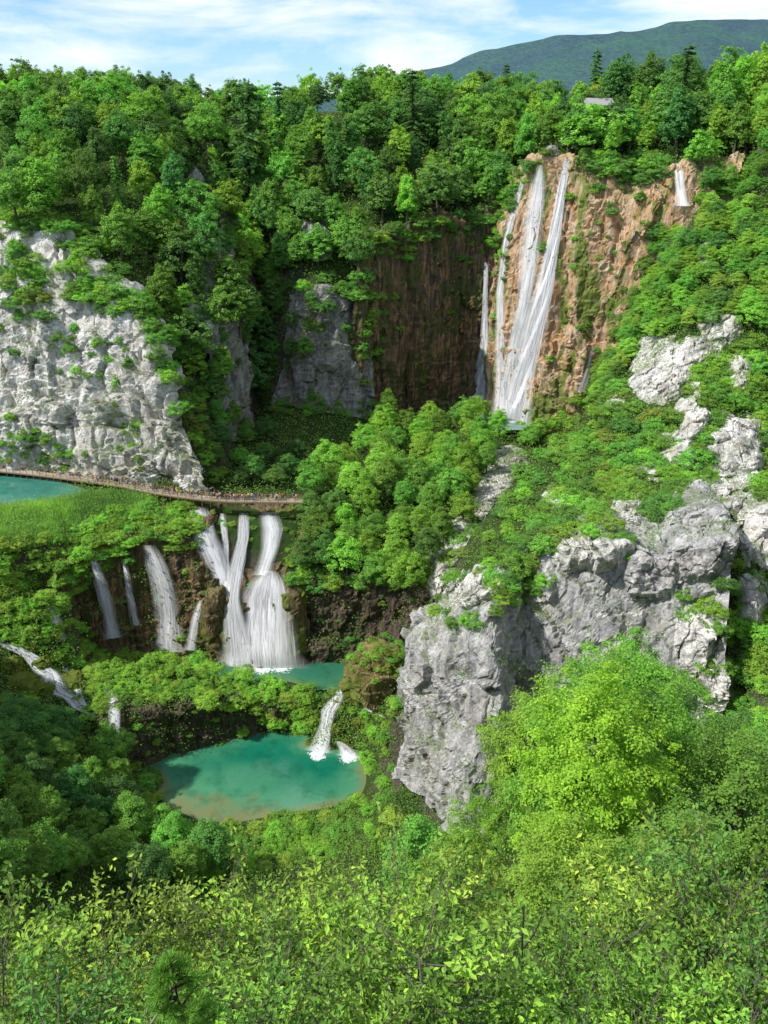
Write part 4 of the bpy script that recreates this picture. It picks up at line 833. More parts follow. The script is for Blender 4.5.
# ---------------------------------------------------------------- undergrowth (ground cover nobody could count)
r = np.random.default_rng(77); UP = []; UN = []; US = []; UT = []
WATERP = [[(186, 503), (294, 503), (298, 668), (222, 668), (205, 590)], [(0, 470), (90, 482), (60, 498), (0, 508)], [(215, 655), (300, 650), (405, 650), (385, 688), (330, 690), (270, 688)], [(140, 775), (200, 745), (275, 736), (370, 755), (375, 795), (240, 832), (195, 838), (150, 815)], [(465, 405), (520, 408), (530, 436), (470, 436)]]
for k in range(60000):
    px, py = r.uniform(-20, 788), r.uniform(60, 1024)
    if any(inpoly(px, py, w) for w in WATERP): continue
    h_ = hit(px, py)
    if h_ is None: continue
    p, n, nm = h_
    if nm != 'ground_terrain':
        lim = {'grey_cliff': 0.62, 'white_cliff': 0.66, 'barrier_fall_wall': 0.8, 'lake_edge_wall': 0.35, 'pool_cave_wall': 0.45, 'headland_wall': 0.4}.get(nm, 0.6)
        if n[2] < lim: continue
    d = np.linalg.norm(p); m_ = 9
    s = np.clip(d * 0.0036, 0.12, 1.1)
    q = r.normal(size=(m_, 3)) * s * np.array((1.2, 1.2, 1.0)); UP.append(p + q + np.array((0, 0, (0.6 + r.uniform(0, 1) ** 3 * 2.2) * s)))
    UN.append(np.array((0, -0.2, 0.8)) + r.normal(size=(m_, 3)) * 0.5); US.append(np.full(m_, s * 0.52)); UT.append(np.full(m_, np.clip(0.5 + 0.5 * fbm(p[None] / 7, 2, 4)[0] + r.normal() * 0.12, 0, 1)))
V, Q = leaves(np.concatenate(UP), np.concatenate(UN), np.concatenate(US), 0.6, r); me = mesh_from('undergrowth', V, Q, False); attr(me, 'tint', np.concatenate(UT), 'FACE')
ug = link('undergrowth', me, M_LEAF); ug.color = (0.17, 0.33, 0.07, 1); tag(ug, 'low green ground cover and grass over the slopes', 'undergrowth', kind='stuff')

RV = []; RT = []; r = np.random.default_rng(78); reedp = [(-10, 506), (55, 500), (100, 492), (160, 497), (150, 512), (110, 524), (60, 542), (-10, 556)]
for k in range(9000):
    px, py = r.uniform(-10, 160), r.uniform(488, 558)
    if not inpoly(px, py, reedp): continue
    h_ = hit(px, py)
    if h_ is None or h_[0][2] < -84.45 and False: continue
    for q in range(4):
        b0 = h_[0] + r.normal(size=3) * np.array((.5, .5, 0)); hh = r.uniform(0.8, 1.7) * (0.6 + 0.5 * vnoise(b0[None] / 4, 5)[0] + .3); ln = r.normal(size=2) * 0.28; wv = r.normal(size=2); wv = wv / np.linalg.norm(wv) * 0.07
        t_ = b0 + np.array((ln[0], ln[1], hh)); RV.append([b0 - (wv[0], wv[1], .1), b0 + (wv[0], wv[1], -.1), t_ + (wv[0] * .3, wv[1] * .3, 0), t_ - (wv[0] * .3, wv[1] * .3, 0)]); RT.append(np.clip(.5 + .5 * vnoise(b0[None] / 6, 3)[0] + r.normal() * .15, 0, 1))
me = mesh_from('reeds', np.array(RV).reshape(-1, 3), np.arange(4 * len(RV)).reshape(-1, 4), False); attr(me, 'tint', RT, 'FACE')
rd_ = link('reeds', me, M_LEAF); rd_.color = (0.22, 0.52, 0.15, 1); tag(rd_, 'light green reeds on the terrace beside the upper lake', 'reeds', kind='stuff')

# ---------------------------------------------------------------- waterfalls
def waterfall(name, path, label, dens=0.6, off=0.7, group=None, res=5, layers=2, bulge=0.3):
    """path: (bearing px, py, width in px). Water hugging the rock, a sheet with frayed edges."""
    P_ = np.array(path, float); seg = np.hypot(*np.diff(P_[:, :2], axis=0).T); s = np.concatenate([[0], np.cumsum(seg)]); n = max(6, int(s[-1] / res))
    t = np.linspace(0, s[-1], n); X = np.interp(t, s, P_[:, 0]); Y = np.interp(t, s, P_[:, 1]); Wd = np.interp(t, s, P_[:, 2])
    c = []
    for i in range(n):
        h_ = hit(X[i], Y[i]); c.append(h_[0] if h_ is not None else c[-1])
    c = np.array(c)
    D = c[:, 1].copy()
    for _ in range(3): D[1:-1] = np.minimum(D[1:-1], (D[:-2] + D[1:-1] * 2 + D[2:]) / 4)
    for _ in range(2): D[1:-1] = (D[:-2] + D[1:-1] * 2 + D[2:]) / 4
    SL = []
    for i in range(n):
        a_, b_ = hit(X[i] - Wd[i] * .45 - 2, Y[i]), hit(X[i] + Wd[i] * .45 + 2, Y[i])
        SL.append(0.0 if a_ is None or b_ is None else float(np.clip((b_[0][1] - a_[0][1]) / max(.5, b_[0][0] - a_[0][0]), -1.1, 1.1)))
    SL = np.array(SL)
    for _ in range(12): SL[1:-1] = (SL[:-2] + SL[1:-1] * 2 + SL[2:]) / 4
    root = empty(name, tuple(P(X[-1], Y[-1], D[-1]))); tag(root, label, 'waterfall', group)
    d_ = float(np.linalg.norm(c[0])) / F; wm = max(P_[:, 2]) * d_; ln = sum(np.linalg.norm(c[i + 1] - c[i]) for i in range(n - 1))
    cnt = int(np.clip(wm * (5 + 16 * dens) * (0.6 + ln / 40), 14, 420))
    for ly in (0, 1):
        V = []; Q = []; E = []; UV = []
        if ly == 0:
            for st in range(cnt):
                u0 = float(np.clip(random.gauss(0, .23), -.52, .52)); ph = random.uniform(0, 99); lf = random.uniform(.25, .75)
                i0 = int(random.uniform(-.35, 1 - .5 * lf) * n); i1 = min(n, i0 + max(5, int(lf * n))); i0 = max(0, i0)
                if i1 - i0 < 4: continue
                sw = random.uniform(.12, .42) * (1 + .5 * dens); base = len(V); acc = 0; out_ = random.uniform(0, .04); am = random.uniform(.15, .65) * (1 - abs(u0) * .7)
                for i in range(i0, i1):
                    p = P(X[i], Y[i], D[i] - off - out_); w = Wd[i] * np.linalg.norm(p) / F
                    if i > i0: acc += np.linalg.norm(p - prev)
                    prev = p; f = (i - i0) / max(1, i1 - i0 - 1)
                    xc = u0 * w + .16 * math.sin(acc * .3 + ph) + .07 * math.sin(acc * 1.0 + ph * 2)
                    ww_ = sw * min(1, .3 + f * 3, .3 + (1 - f) * 3 + 2 * (i1 == n)) * (.8 + .5 * f)
                    for j, uu in enumerate((-.5, 0, .5)):
                        V.append(p + np.array((xc + uu * ww_, -.12 * (1 - 4 * u0 * u0) + SL[i] * (xc + uu * ww_), 0))); E.append((-.2, .95, -.2)[j] * am * min(1, .25 + 4 * f, .1 + 5 * (1 - f) + 2 * (i1 == n))); UV.append((xc + uu * ww_ + ph, acc + ph))
                Q.append(grid_faces(i1 - i0, 3) + base)
        else:
            acc = 0; nc = 15
            for i in range(n):
                f = i / (n - 1); fl = 1 + .45 * max(0, (f - .85) / .15); p = P(X[i], Y[i], D[i] - off + .03); w = Wd[i] * np.linalg.norm(p) / F * 1.25 * fl
                if i: acc += np.linalg.norm(p - prev)
                prev = p
                for j in range(nc):
                    u = j / (nc - 1) - .5; V.append(p + np.array((u * w + .12 * math.sin(acc * .3 + j), -.12 * (1 - 4 * u * u) + SL[i] * u * w, 0))); E.append((math.cos(u * math.pi) ** 1.6) * (.66 + .40 * dens) * min(1, .3 + 5 * f)); UV.append((u * w + 7, acc))
            Q.append(grid_faces(n, nc))
        V = np.array(V) - np.array(root.location); me = mesh_from('water_sheet', V, np.concatenate(Q)); attr(me, 'edge', E)
        uvl = me.uv_layers.new(name='UVMap'); li = np.zeros(len(me.loops), np.int32); me.loops.foreach_get('vertex_index', li)
        uvl.data.foreach_set('uv', np.array(UV, np.float32)[li].ravel())
        link('water_strands' if ly == 0 else 'water_veil', me, FALL[dens], root)
    return root
FALL = {0.35: mat_fall('falling_water_thin', 0.52), 0.6: mat_fall('falling_water', 0.72), 0.9: mat_fall('falling_water_dense', 0.95)}
waterfall('waterfall', [(567, 157, 4), (561, 195, 6), (555, 235, 8), (546, 280, 12), (533, 330, 16), (521, 380, 18), (512, 422, 24)], 'tall white main waterfall plunging down the orange wall', 0.9)
waterfall('waterfall', [(541, 165, 4), (539, 178, 10), (534, 215, 17), (529, 260, 15), (524, 300, 11), (516, 340, 12), (508, 380, 12), (504, 418, 16)], 'broad thin veil of water beside the tall main waterfall', 0.35)
waterfall('waterfall', [(524, 176, 3), (514, 210, 6), (506, 240, 5), (500, 290, 6), (500, 350, 9), (500, 415, 10)], 'narrow water thread curving down the edge of the orange wall', 0.35)
waterfall('waterfall', [(486, 262, 3), (485, 320, 5), (484, 352, 8), (481, 385, 17), (479, 412, 22)], 'thin fall widening to a white skirt beside the dark recess wall', 0.6)
waterfall('waterfall', [(678, 163, 5), (680, 185, 7), (683, 206, 10)], 'short thin white waterfall at the upper right rim', 0.6)
waterfall('waterfall', [(592, 350, 3), (588, 370, 6), (582, 392, 9)], 'small white trickle low on the orange wall', 0.35)
waterfall('waterfall', [(196, 507, 18), (205, 535, 20), (216, 560, 20), (224, 585, 12)], 'white stepped fall at the left end of the mossy barrier', 0.9, off=0.9)
waterfall('waterfall', [(222, 513, 6), (226, 545, 6), (226, 580, 7), (228, 600, 10)], 'thin white strand between the left steps of the barrier', 0.6)
waterfall('waterfall', [(244, 513, 9), (243, 540, 10), (236, 570, 13), (232, 598, 14), (236, 630, 22), (240, 668, 30)], 'winding white fall down the middle of the mossy barrier', 0.9, off=0.9)
waterfall('waterfall', [(270, 571, 14), (268, 580, 30), (265, 600, 46), (264, 630, 54), (266, 668, 58)], 'wide white curtain of water falling into the middle pond', 0.9, off=1.0)
waterfall('waterfall', [(268, 512, 18), (272, 530, 20), (270, 550, 16), (262, 575, 14)], 'small white cascade at the right end of the barrier rim', 0.6)
waterfall('waterfall', [(148, 545, 12), (156, 565, 18), (164, 590, 22), (168, 620, 24), (170, 652, 26)], 'thin grey veil waterfall on the dark wall below the terrace', 0.35)
waterfall('waterfall', [(92, 555, 6), (100, 580, 9), (107, 605, 12), (114, 638, 13)], 'slender white waterfall at the left of the dark wall', 0.6)
waterfall('waterfall', [(124, 560, 4), (129, 590, 7), (136, 625, 8)], 'faint thread of water between the two wall waterfalls', 0.35)
waterfall('waterfall', [(201, 600, 4), (195, 620, 8), (190, 650, 10)], 'faint short veil near the barrier on the dark wall', 0.35)
waterfall('waterfall', [(-4, 642, 6), (14, 648, 9), (30, 656, 9), (40, 668, 12), (52, 676, 13), (54, 690, 17), (70, 698, 13), (78, 708, 14), (92, 716, 15)], 'white cascade running over mossy boulders on the left bank', 0.9, off=1.1)
waterfall('waterfall', [(48, 605, 5), (55, 620, 8), (62, 640, 5)], 'little white rill above the mossy boulders', 0.6)
waterfall('waterfall', [(65, 668, 5), (75, 685, 6), (84, 705, 6)], 'small side rill right of the mossy boulders', 0.6)
waterfall('waterfall', [(110, 690, 9), (114, 710, 10), (117, 745, 8)], 'short pale fall at the left end of the cave wall', 0.6)
waterfall('waterfall', [(350, 689, 6), (358, 699, 14), (366, 707, 12), (378, 715, 16)], 'white rapid spilling from the middle pond towards the bank', 0.9, off=0.7, bulge=0.1)
waterfall('waterfall', [(344, 690, 7), (335, 701, 12), (328, 712, 13), (326, 724, 10), (323, 738, 14), (318, 754, 20)], 'white cascade dropping from the rapids into the green pool', 0.9, off=0.8)
waterfall('waterfall', [(338, 741, 5), (345, 748, 12), (350, 757, 20)], 'low white cascade along the rim of the green pool', 0.9, off=0.8)

# ---------------------------------------------------------------- rock outcrops
def boulder(px, py, w, h, mat, label, seed, tilt=0.0, sink=0.35, depth=0.8, name='rock_outcrop'):
    r_ = hit(px, py)
    if r_ is None: return
    c = r_[0]; d = np.linalg.norm(c); sx, sz = w * d / F / 2, h * d / F / 2
    bm = bmesh.new(); bmesh.ops.create_icosphere(bm, subdivisions=6, radius=1.0); v = np.array([x.co[:] for x in bm.verts]); f = np.array([[x.index for x in q.verts] for q in bm.faces]); bm.free()
    sp = np.sign(v) * np.abs(v) ** 0.8; p = sp * np.array((sx, min(sx, sz) * depth, sz)); k = (sx + sz) / 2
    dd, cr = rock_relief(p * (6 / k) + seed * 11, 5, 0.7, (2.2, 1.2, 0.4), seed, 1.0, 0.8)
    p = p * (1 + 0.22 * fbm(v * 1.3 + seed, 3, seed))[:, None] + v * (dd * k / 7)[:, None]
    ct, st = math.cos(tilt), math.sin(tilt); p = np.stack([p[:, 0] * ct - p[:, 2] * st, p[:, 1], p[:, 0] * st + p[:, 2] * ct], 1)
    me = mesh_from(name, p, f, False); attr(me, 'crack', cr)
    o = link(name, me, mat); o.location = c + np.array((0, sink * min(sx, sz), 0)); tag(o, label, 'rock', 'limestone outcrops')
    return o
def outcrop(px, py, w, h, mat, label, seed, tilt=0.0, push=None):
    """Bedrock breaking out of the slope: the slope's own surface pushed out in ledges, its rim sinking back into the soil."""
    h0 = hit(px, py)
    if h0 is None: return
    dist = np.linalg.norm(h0[0]); k = math.sqrt(w * h) * dist / F; push = push or 0.30 * k + 1.3
    n = int(np.clip(max(w, h) * 1.3, 26, 110)); g = np.linspace(-1.15, 1.15, n); pts_ = np.zeros((n, n, 3)); bad = np.zeros((n, n), bool); E = np.zeros((n, n))
    for i, b_ in enumerate(g):
        for j, a_ in enumerate(g):
            x = px + (a_ * math.cos(tilt) - b_ * math.sin(tilt)) * w / 2; y = py + (a_ * math.sin(tilt) + b_ * math.cos(tilt)) * h / 2
            q = hit(x, y)
            if q is None or abs(q[0][1] - h0[0][1]) > 2.2 * k + 6: bad[i, j] = True; q = h0
            pts_[i, j] = q[0]; E[i, j] = (abs(a_) ** 2.6 + abs(b_) ** 2.6)
    p = pts_.reshape(-1, 3); e = E.ravel()
    dd, cr = rock_relief(p * 2.0 + seed * 3.1, 6, 0.7, (2.6, 1.6, 0.4), seed, 1.0, 1.3)
    hgt = push * (0.62 - e + 0.55 * fbm(p / (0.32 * k) + seed, 3, seed)) + 0.62 * dd
    dirv = np.array((-0.12, -0.80, 0.45)); p2 = p + dirv * hgt[:, None]
    Q = grid_faces(n, n); okq = ~(bad.ravel()[Q].any(1)); dz = np.ptp(p[Q][:, :, 1], axis=1); Q = Q[okq & (dz < 6 + 0.2 * k)]
    use = np.unique(Q); mp = np.zeros(len(p), int); mp[use] = np.arange(len(use))
    o_ = h0[0]; me = mesh_from('rock_outcrop', p2[use] - o_, mp[Q][:, ::-1], False); attr(me, 'crack', cr[use])
    o = link('rock_outcrop', me, mat); o.location = o_; tag(o, label, 'rock', 'limestone outcrops')
    return o
boulder(194, 188, 15, 34, M_LIME, 'slim white rock pinnacle among the trees above the white cliff', 3, -0.1)
for i, a in enumerate([
    (662, 372, 70, 84, M_LIME, 'large white outcrop at the crest of the bushy right slope', 0.2),
    (722, 326, 52, 40, M_LIME, 'flat white outcrop high on the right slope', 0.1),
    (693, 410, 40, 60, M_LIME, 'white outcrop right below the large crest outcrop', -0.3),
    (738, 452, 66, 100, M_LIME, 'tall pale grey outcrop split by a dark cleft', 0.1),
    (703, 528, 90, 120, M_LIME_G, 'large grey outcrop above the dark bushes on the right slope', -0.15),
    (760, 530, 56, 90, M_LIME, 'pale outcrop reaching the edge of the picture on the slope', 0.1),
    (627, 510, 36, 42, M_LIME, 'jutting white rock on the bushy cliff top', 0),
    (650, 575, 70, 60, M_LIME_G, 'grey bulge of rock above the cliff face', 0.3),
    (590, 552, 90, 44, M_LIME, 'pale rock ledge on the rim of the grey cliff face', 0.05),
    (470, 590, 66, 44, M_LIME, 'pale rock knob on the rim over the grey pillar', -0.3),
    (507, 462, 44, 36, M_LIME, 'white rock on the spur end beneath the basin pool', 0.3),
    (487, 505, 34, 50, M_LIME, 'small white rock on the spur edge', 0.5),
    (440, 575, 30, 70, M_LIME, 'narrow pale rock along the spur crest over the pillar', 0.5),
    (698, 640, 50, 76, M_LIME, 'pale rock slab between the bushes right of the cliff face', 0.2),
    (752, 600, 36, 60, M_LIME, 'pale slab on the slope near the picture edge', 0.1),
    (718, 690, 44, 56, M_LIME, 'white slab half hidden behind the large trees', -0.1),
    (740, 372, 30, 40, M_LIME, 'small white outcrop under the flat upper outcrop', 0.2),
    (560, 500, 40, 24, M_LIME, 'low white rocks amid the bushes of the cliff top', 0.1),
    (706, 255, 18, 34, M_LIME, 'buff rock patch on the upper right slope', 0.3),
    (742, 225, 16, 28, M_LIME, 'buff rock patch near the picture edge on the upper slope', 0.2),
    (700, 352, 60, 34, M_LIME, 'long white ledge joining the crest outcrop to the slope', 0.3),
    (676, 452, 44, 50, M_LIME, 'pale rock step between the white outcrops', -0.2),
    (722, 495, 50, 50, M_LIME, 'pale rock shoulder over the large grey outcrop', 0.2),
    (650, 470, 30, 24, M_LIME, 'small pale rock in the bushes of the cliff top', 0.1),
    (460, 545, 40, 60, M_LIME, 'pale jagged rocks halfway up the spur crest', 0.55),
    (497, 482, 34, 40, M_LIME, 'pale jagged rocks near the upper end of the spur crest', 0.5),
    (610, 400, 34, 30, M_LIME, 'small white rocks by the slope above the bushy cliff top', 0.3),
    (205, 320, 54, 60, M_LIME_G, 'grey rock rib beside the dark gully', 0.3),
    (318, 240, 40, 50, M_LIME_G, 'grey crag among trees on the promontory', 0)]):
    outcrop(*a[:5], a[5], 4 + i, a[6], 0.8 if 'orange' in a[5] else None)
boulder(553, 156, 13, 14, M_LIME_D, 'grey rock at the lip of the tall waterfall', 33, sink=0.8)
# mossy boulders in the left cascade and the mossy tump by the pond
M_MOSS = mat_plain('moss', (0.05, 0.085, 0.012), (0.17, 0.20, 0.03), 2.2, 0.95)
M_TUFA = mat_travertine('tufa_tump', (0.3, 0.21, 0.09), (0.13, 0.11, 0.04), (0.3, 0.25, 0.1), (0.14, 0.2, 0.025), 1.0, 0.9)
for i, (px, py, w, h, lab) in enumerate([(22, 690, 26, 26, 'mossy boulder on the outer side of the left cascade'), (38, 668, 22, 20, 'mossy boulder at the top of the left cascade'), (72, 688, 26, 26, 'mossy boulder right beside the left cascade'), (46, 694, 16, 18, 'mossy boulder in the middle of the left cascade'), (28, 650, 13, 11, 'small mossy boulder splitting the head of the left cascade'), (62, 682, 13, 13, 'small mossy boulder splitting the left cascade'), (74, 704, 14, 12, 'mossy boulder at the foot of the left cascade'), (336, 732, 10, 14, 'mossy boulder between the two cascades over the pool'), (345, 745, 9, 9, 'small mossy boulder low in the pool cascades'), (336, 705, 14, 9, 'flat mossy boulder in the rapids below the middle pond'), (360, 724, 16, 12, 'mossy boulder on the bank under the rapids'), (10, 672, 20, 22, 'mossy boulder at the picture edge by the cascade')]):
    o = boulder(px, py, w, h, M_MOSS, lab, 71 + i); o.name = 'mossy_boulder'; tag(o, lab, 'boulder', 'mossy boulders in the cascades')
o = boulder(380, 676, 58, 66, M_TUFA, 'brown and green mossy travertine tump beside the middle pond', 91, sink=0.1); o.name = 'travertine_tump'; del o['group']; o['category'] = 'tump'
tb = o.location.copy()
tvs = [v for v in o.data.vertices if v.normal.z > 0.05 and v.normal.y < 0.45 and v.co.z > -2.5]; done = []
for v in random.sample(tvs, len(tvs)):
    if len(done) >= 42: break
    if any((v.co - q).length < 1.05 for q in done): continue
    done.append(v.co.copy()); c_ = tb + v.co; place('bush', 'cushion_bush', (c_.x, c_.y, c_.z - .25), random.uniform(0.9, 1.7), random.choice(['mid', 'bright', 'olive', 'olive']), 'bush', 'bushes on the travertine tump', 'cushion bush', random.uniform(1.2, 1.6))
o = boulder(220, 628, 30, 80, M_TRAV_M, 'smooth mossy travertine buttress left of the water curtain', 92, sink=0.6); o.name = 'travertine_buttress'; del o['group']; o['category'] = 'buttress'

# ---------------------------------------------------------------- boardwalk and people
M_WOOD = mat_plain('weathered_wood', (0.30, 0.24, 0.17), (0.5, 0.43, 0.33), 2.5, 0.85)
M_WOOD_D = mat_plain('brown_wood', (0.16, 0.11, 0.07), (0.32, 0.24, 0.16), 2.5, 0.85)
DZ = -83.0
bwp = [W(-60, 465, DZ), W(0, 469.5, DZ), W(40, 473.5, DZ), W(80, 478.5, DZ), W(120, 484, DZ), W(150, 490, DZ), W(190, 496, DZ), W(230, 499.5, DZ), W(262, 500, DZ), W(284, 500.3, DZ), W(304, 500.5, DZ)]
bl = resample(bwp, 150)
tan = np.gradient(bl, axis=0); tan /= np.linalg.norm(tan, axis=1, keepdims=True); side = np.stack([-tan[:, 1], tan[:, 0], 0 * tan[:, 0]], 1); side *= np.sign(side[:, 1:2] + 1e-9)
bw = empty('boardwalk', tuple(bl[60])); tag(bw, 'long wooden boardwalk with railings curving along the foot of the white cliff', 'boardwalk')
B0 = bl[60]
hw = 1.25
parts = []
for i in range(0, 149):
    parts.append(beam((bl[i] + bl[i + 1]) / 2 - side[i] * hw - B0, (bl[i] + bl[i + 1]) / 2 + side[i] * hw - B0, np.linalg.norm(bl[i + 1] - bl[i]) * 0.96, 0.09))
V, Q = joinm(parts); link('deck', mesh_from('deck', V, Q, False), M_WOOD, bw)
for sgn in (-1, 1):
    parts = [beam(bl[i] + side[i] * hw * sgn - B0 + np.array((0, 0, -.22)), bl[i + 1] + side[i + 1] * hw * sgn - B0 + np.array((0, 0, -.22)), .12, .3) for i in range(149)]
    V, Q = joinm(parts); link('edge_beam', mesh_from('edge_beam', V, Q, False), M_WOOD_D, bw)
    parts = []
    for z in (0.45, 0.95):
        parts += [beam(bl[i] + side[i] * (hw - .1) * sgn - B0 + np.array((0, 0, z)), bl[i + 1] + side[i + 1] * (hw - .1) * sgn - B0 + np.array((0, 0, z)), .06, .08) for i in range(44, 149)]
    V, Q = joinm(parts); link('handrail', mesh_from('handrail', V, Q, False), M_WOOD_D, bw)
V, Q = box((0, 0, -.5), (.12, .12, 2.9)); pm = mesh_from('post', V, Q, False); pm.materials.append(M_WOOD_D)
for i in range(8, 149, 3):
    for sgn in (-1, 1):
        o = link('post', pm, None, bw); o.location = bl[i] + side[i] * (hw - .1) * sgn - B0
# people: one continuous body per pose, clothes as coloured faces of the body
def body_mesh(pose):
    J = {'pel': (0, 0, .95), 'chest': (0, 0, 1.3), 'neck': (0, 0, 1.5), 'head': (0, -.02, 1.63), 'top': (0, -.01, 1.74)}
    sw = {0: 0.05, 1: 0.22, 2: 0.02}[pose]
    E = [('pel', 'chest'), ('chest', 'neck'), ('neck', 'head'), ('head', 'top')]; R = {'pel': .15, 'chest': .165, 'neck': .06, 'head': .105, 'top': .07}
    for s, nm in ((-1, 'l'), (1, 'r')):
        J['hip' + nm] = (s * .1, 0, .9); J['knee' + nm] = (s * .11, -s * sw * .6, .5); J['ank' + nm] = (s * .12, -s * sw + .03, .08); J['toe' + nm] = (s * .13, -s * sw - .13, .05)
        E += [('pel', 'hip' + nm), ('hip' + nm, 'knee' + nm), ('knee' + nm, 'ank' + nm), ('ank' + nm, 'toe' + nm)]
        R.update({'hip' + nm: .1, 'knee' + nm: .065, 'ank' + nm: .045, 'toe' + nm: .04})
        J['sh' + nm] = (s * .2, 0, 1.42); 
        if pose == 2: J['el' + nm] = (s * .27, -.05, 1.18); J['ha' + nm] = (s * .1, -.3, 1.3)
        else: J['el' + nm] = (s * .26, s * sw * .5, 1.14); J['ha' + nm] = (s * .27, s * sw - .06, .86)
        E += [('chest', 'sh' + nm), ('sh' + nm, 'el' + nm), ('el' + nm, 'ha' + nm)]; R.update({'sh' + nm: .075, 'el' + nm: .05, 'ha' + nm: .038})
    ks = list(J); me = bpy.data.meshes.new('body'); me.from_pydata([J[k] for k in ks], [(ks.index(a), ks.index(b)) for a, b in E], [])
    ob = bpy.data.objects.new('tmp', me); COL.objects.link(ob)
    md = ob.modifiers.new('s', 'SKIN'); 
    for i, k in enumerate(ks): me.skin_vertices[0].data[i].radius = (R[k], R[k] * (.75 if k in ('chest', 'pel') else 1)); me.skin_vertices[0].data[i].use_root = (k == 'pel')
    ob.modifiers.new('d', 'SUBSURF').levels = 1
    dg = bpy.context.evaluated_depsgraph_get(); out = bpy.data.meshes.new_from_object(ob.evaluated_get(dg)); bpy.data.objects.remove(ob)
    return out
def flat(name, c, rough=0.8): return mat_plain(name, tuple(x * .85 for x in c), c, 8, rough)
SHIRT = {'white': (.75, .75, .73), 'red': (.5, .04, .04), 'blue': (.06, .14, .42), 'black': (.025, .025, .03), 'yellow': (.65, .5, .06), 'pink': (.65, .22, .3), 'grey': (.28, .28, .29), 'green': (.07, .24, .1), 'orange': (.6, .2, .04)}
M_SK = [flat('skin_light', (.55, .34, .24)), flat('skin_tan', (.36, .21, .14))]; M_HAIR = [flat('hair_dark', (.03, .02, .015)), flat('hair_brown', (.12, .07, .035)), flat('hair_fair', (.35, .24, .1))]
TR = {'dark trousers': flat('cloth_dark', (.03, .035, .05)), 'blue jeans': flat('cloth_denim', (.07, .11, .2)), 'pale shorts': flat('cloth_pale', (.5, .45, .36))}
M_SH = {k: flat('cloth_' + k, v) for k, v in SHIRT.items()}
bodies = [body_mesh(i) for i in range(3)]
variants = []
for sh in SHIRT:
    for pz in range(3):
        me = bodies[pz].copy(); tr = random.choice(list(TR))
        for mm in (random.choice(M_SK), M_SH[sh], TR[tr], random.choice(M_HAIR)): me.materials.append(mm)
        mi = []
        for pl in me.polygons:
            c = pl.center
            if c.z > 1.52: k = 3 if (c.z > 1.69 or c.y > 0.02) else 0
            elif abs(c.x) > .2 and c.z < 1.2: k = 0
            elif c.z > .96: k = 1
            elif c.z > (.5 if 'shorts' in tr else .1): k = 2
            else: k = 0
            mi.append(k)
        me.polygons.foreach_set('material_index', mi); me.polygons.foreach_set('use_smooth', [True] * len(mi)); variants.append((sh, tr, me))
cnt = {}
spots = sorted([random.uniform(66, 148) for _ in range(90)] + [random.uniform(98, 142) for _ in range(40)] + [random.uniform(44, 66) for _ in range(8)] + [random.uniform(20, 44) for _ in range(3)])
NTH = ['first', 'second', 'third', 'fourth', 'fifth', 'sixth', 'seventh', 'eighth', 'ninth', 'tenth', 'eleventh', 'twelfth', 'thirteenth', 'fourteenth', 'fifteenth', 'sixteenth', 'seventeenth', 'eighteenth', 'nineteenth', 'twentieth']
for s in spots:
    i = int(s); f = s - i; q = bl[i] * (1 - f) + bl[i + 1] * f + side[i] * random.uniform(-.8, .8)
    sh, tr, me = random.choice(variants); o = link('person', me); o.location = (q[0], q[1], DZ + .045); a = math.atan2(tan[i][1], tan[i][0])
    o.rotation_euler = (0, 0, a + random.choice((math.pi / 2, -math.pi / 2, 0, math.pi)) + random.uniform(-.4, .4)); k = random.uniform(.92, 1.06); o.scale = (k, k, k)
    key = (sh, tr); cnt[key] = cnt.get(key, 0) + 1
    tag(o, f'person in {sh} top and {tr} on the boardwalk, {NTH[min(cnt[key], 20) - 1]} such from the lake end', 'person', 'visitors on the boardwalk')

# ---------------------------------------------------------------- hut roof above the trees
q = P(598, 110, 292); h0 = drop(q[0], q[1]); hz = h0[2] if h0 is not None else 0
hut = empty('hut', (q[0], q[1], hz)); tag(hut, 'grey roofed hut half hidden by trees above the tall waterfall', 'hut')
top = P(598, 98, 292)[2] - hz
V, Q = box((0, 0, (top - 1.8) / 2), (7.0, 5.0, top - 1.8)); link('wall', mesh_from('wall', V, Q, False), mat_plain('hut_timber', (.12, .09, .06), (.2, .15, .1), 3), hut)
M_ROOF = mat_plain('roof_shingle', (.26, .25, .25), (.4, .39, .38), 6, .9)
ww, dd = 4.2, 3.2; z0, z1 = top - 2.0, top
V = np.array([(-ww, -dd, z0), (ww, -dd, z0), (ww, dd, z0), (-ww, dd, z0), (-ww, 0, z1), (ww, 0, z1), (-ww, -dd, z0 - .2), (ww, -dd, z0 - .2), (ww, dd, z0 - .2), (-ww, dd, z0 - .2)])
me = bpy.data.meshes.new('roof'); me.from_pydata(V.tolist(), [], [(0, 1, 5, 4), (2, 3, 4, 5), (0, 4, 3), (1, 2, 5), (6, 7, 1, 0), (7, 8, 2, 1), (8, 9, 3, 2), (9, 6, 0, 3), (9, 8, 7, 6)]); link('roof', me, M_ROOF, hut)
hut.rotation_euler.z = 0.25

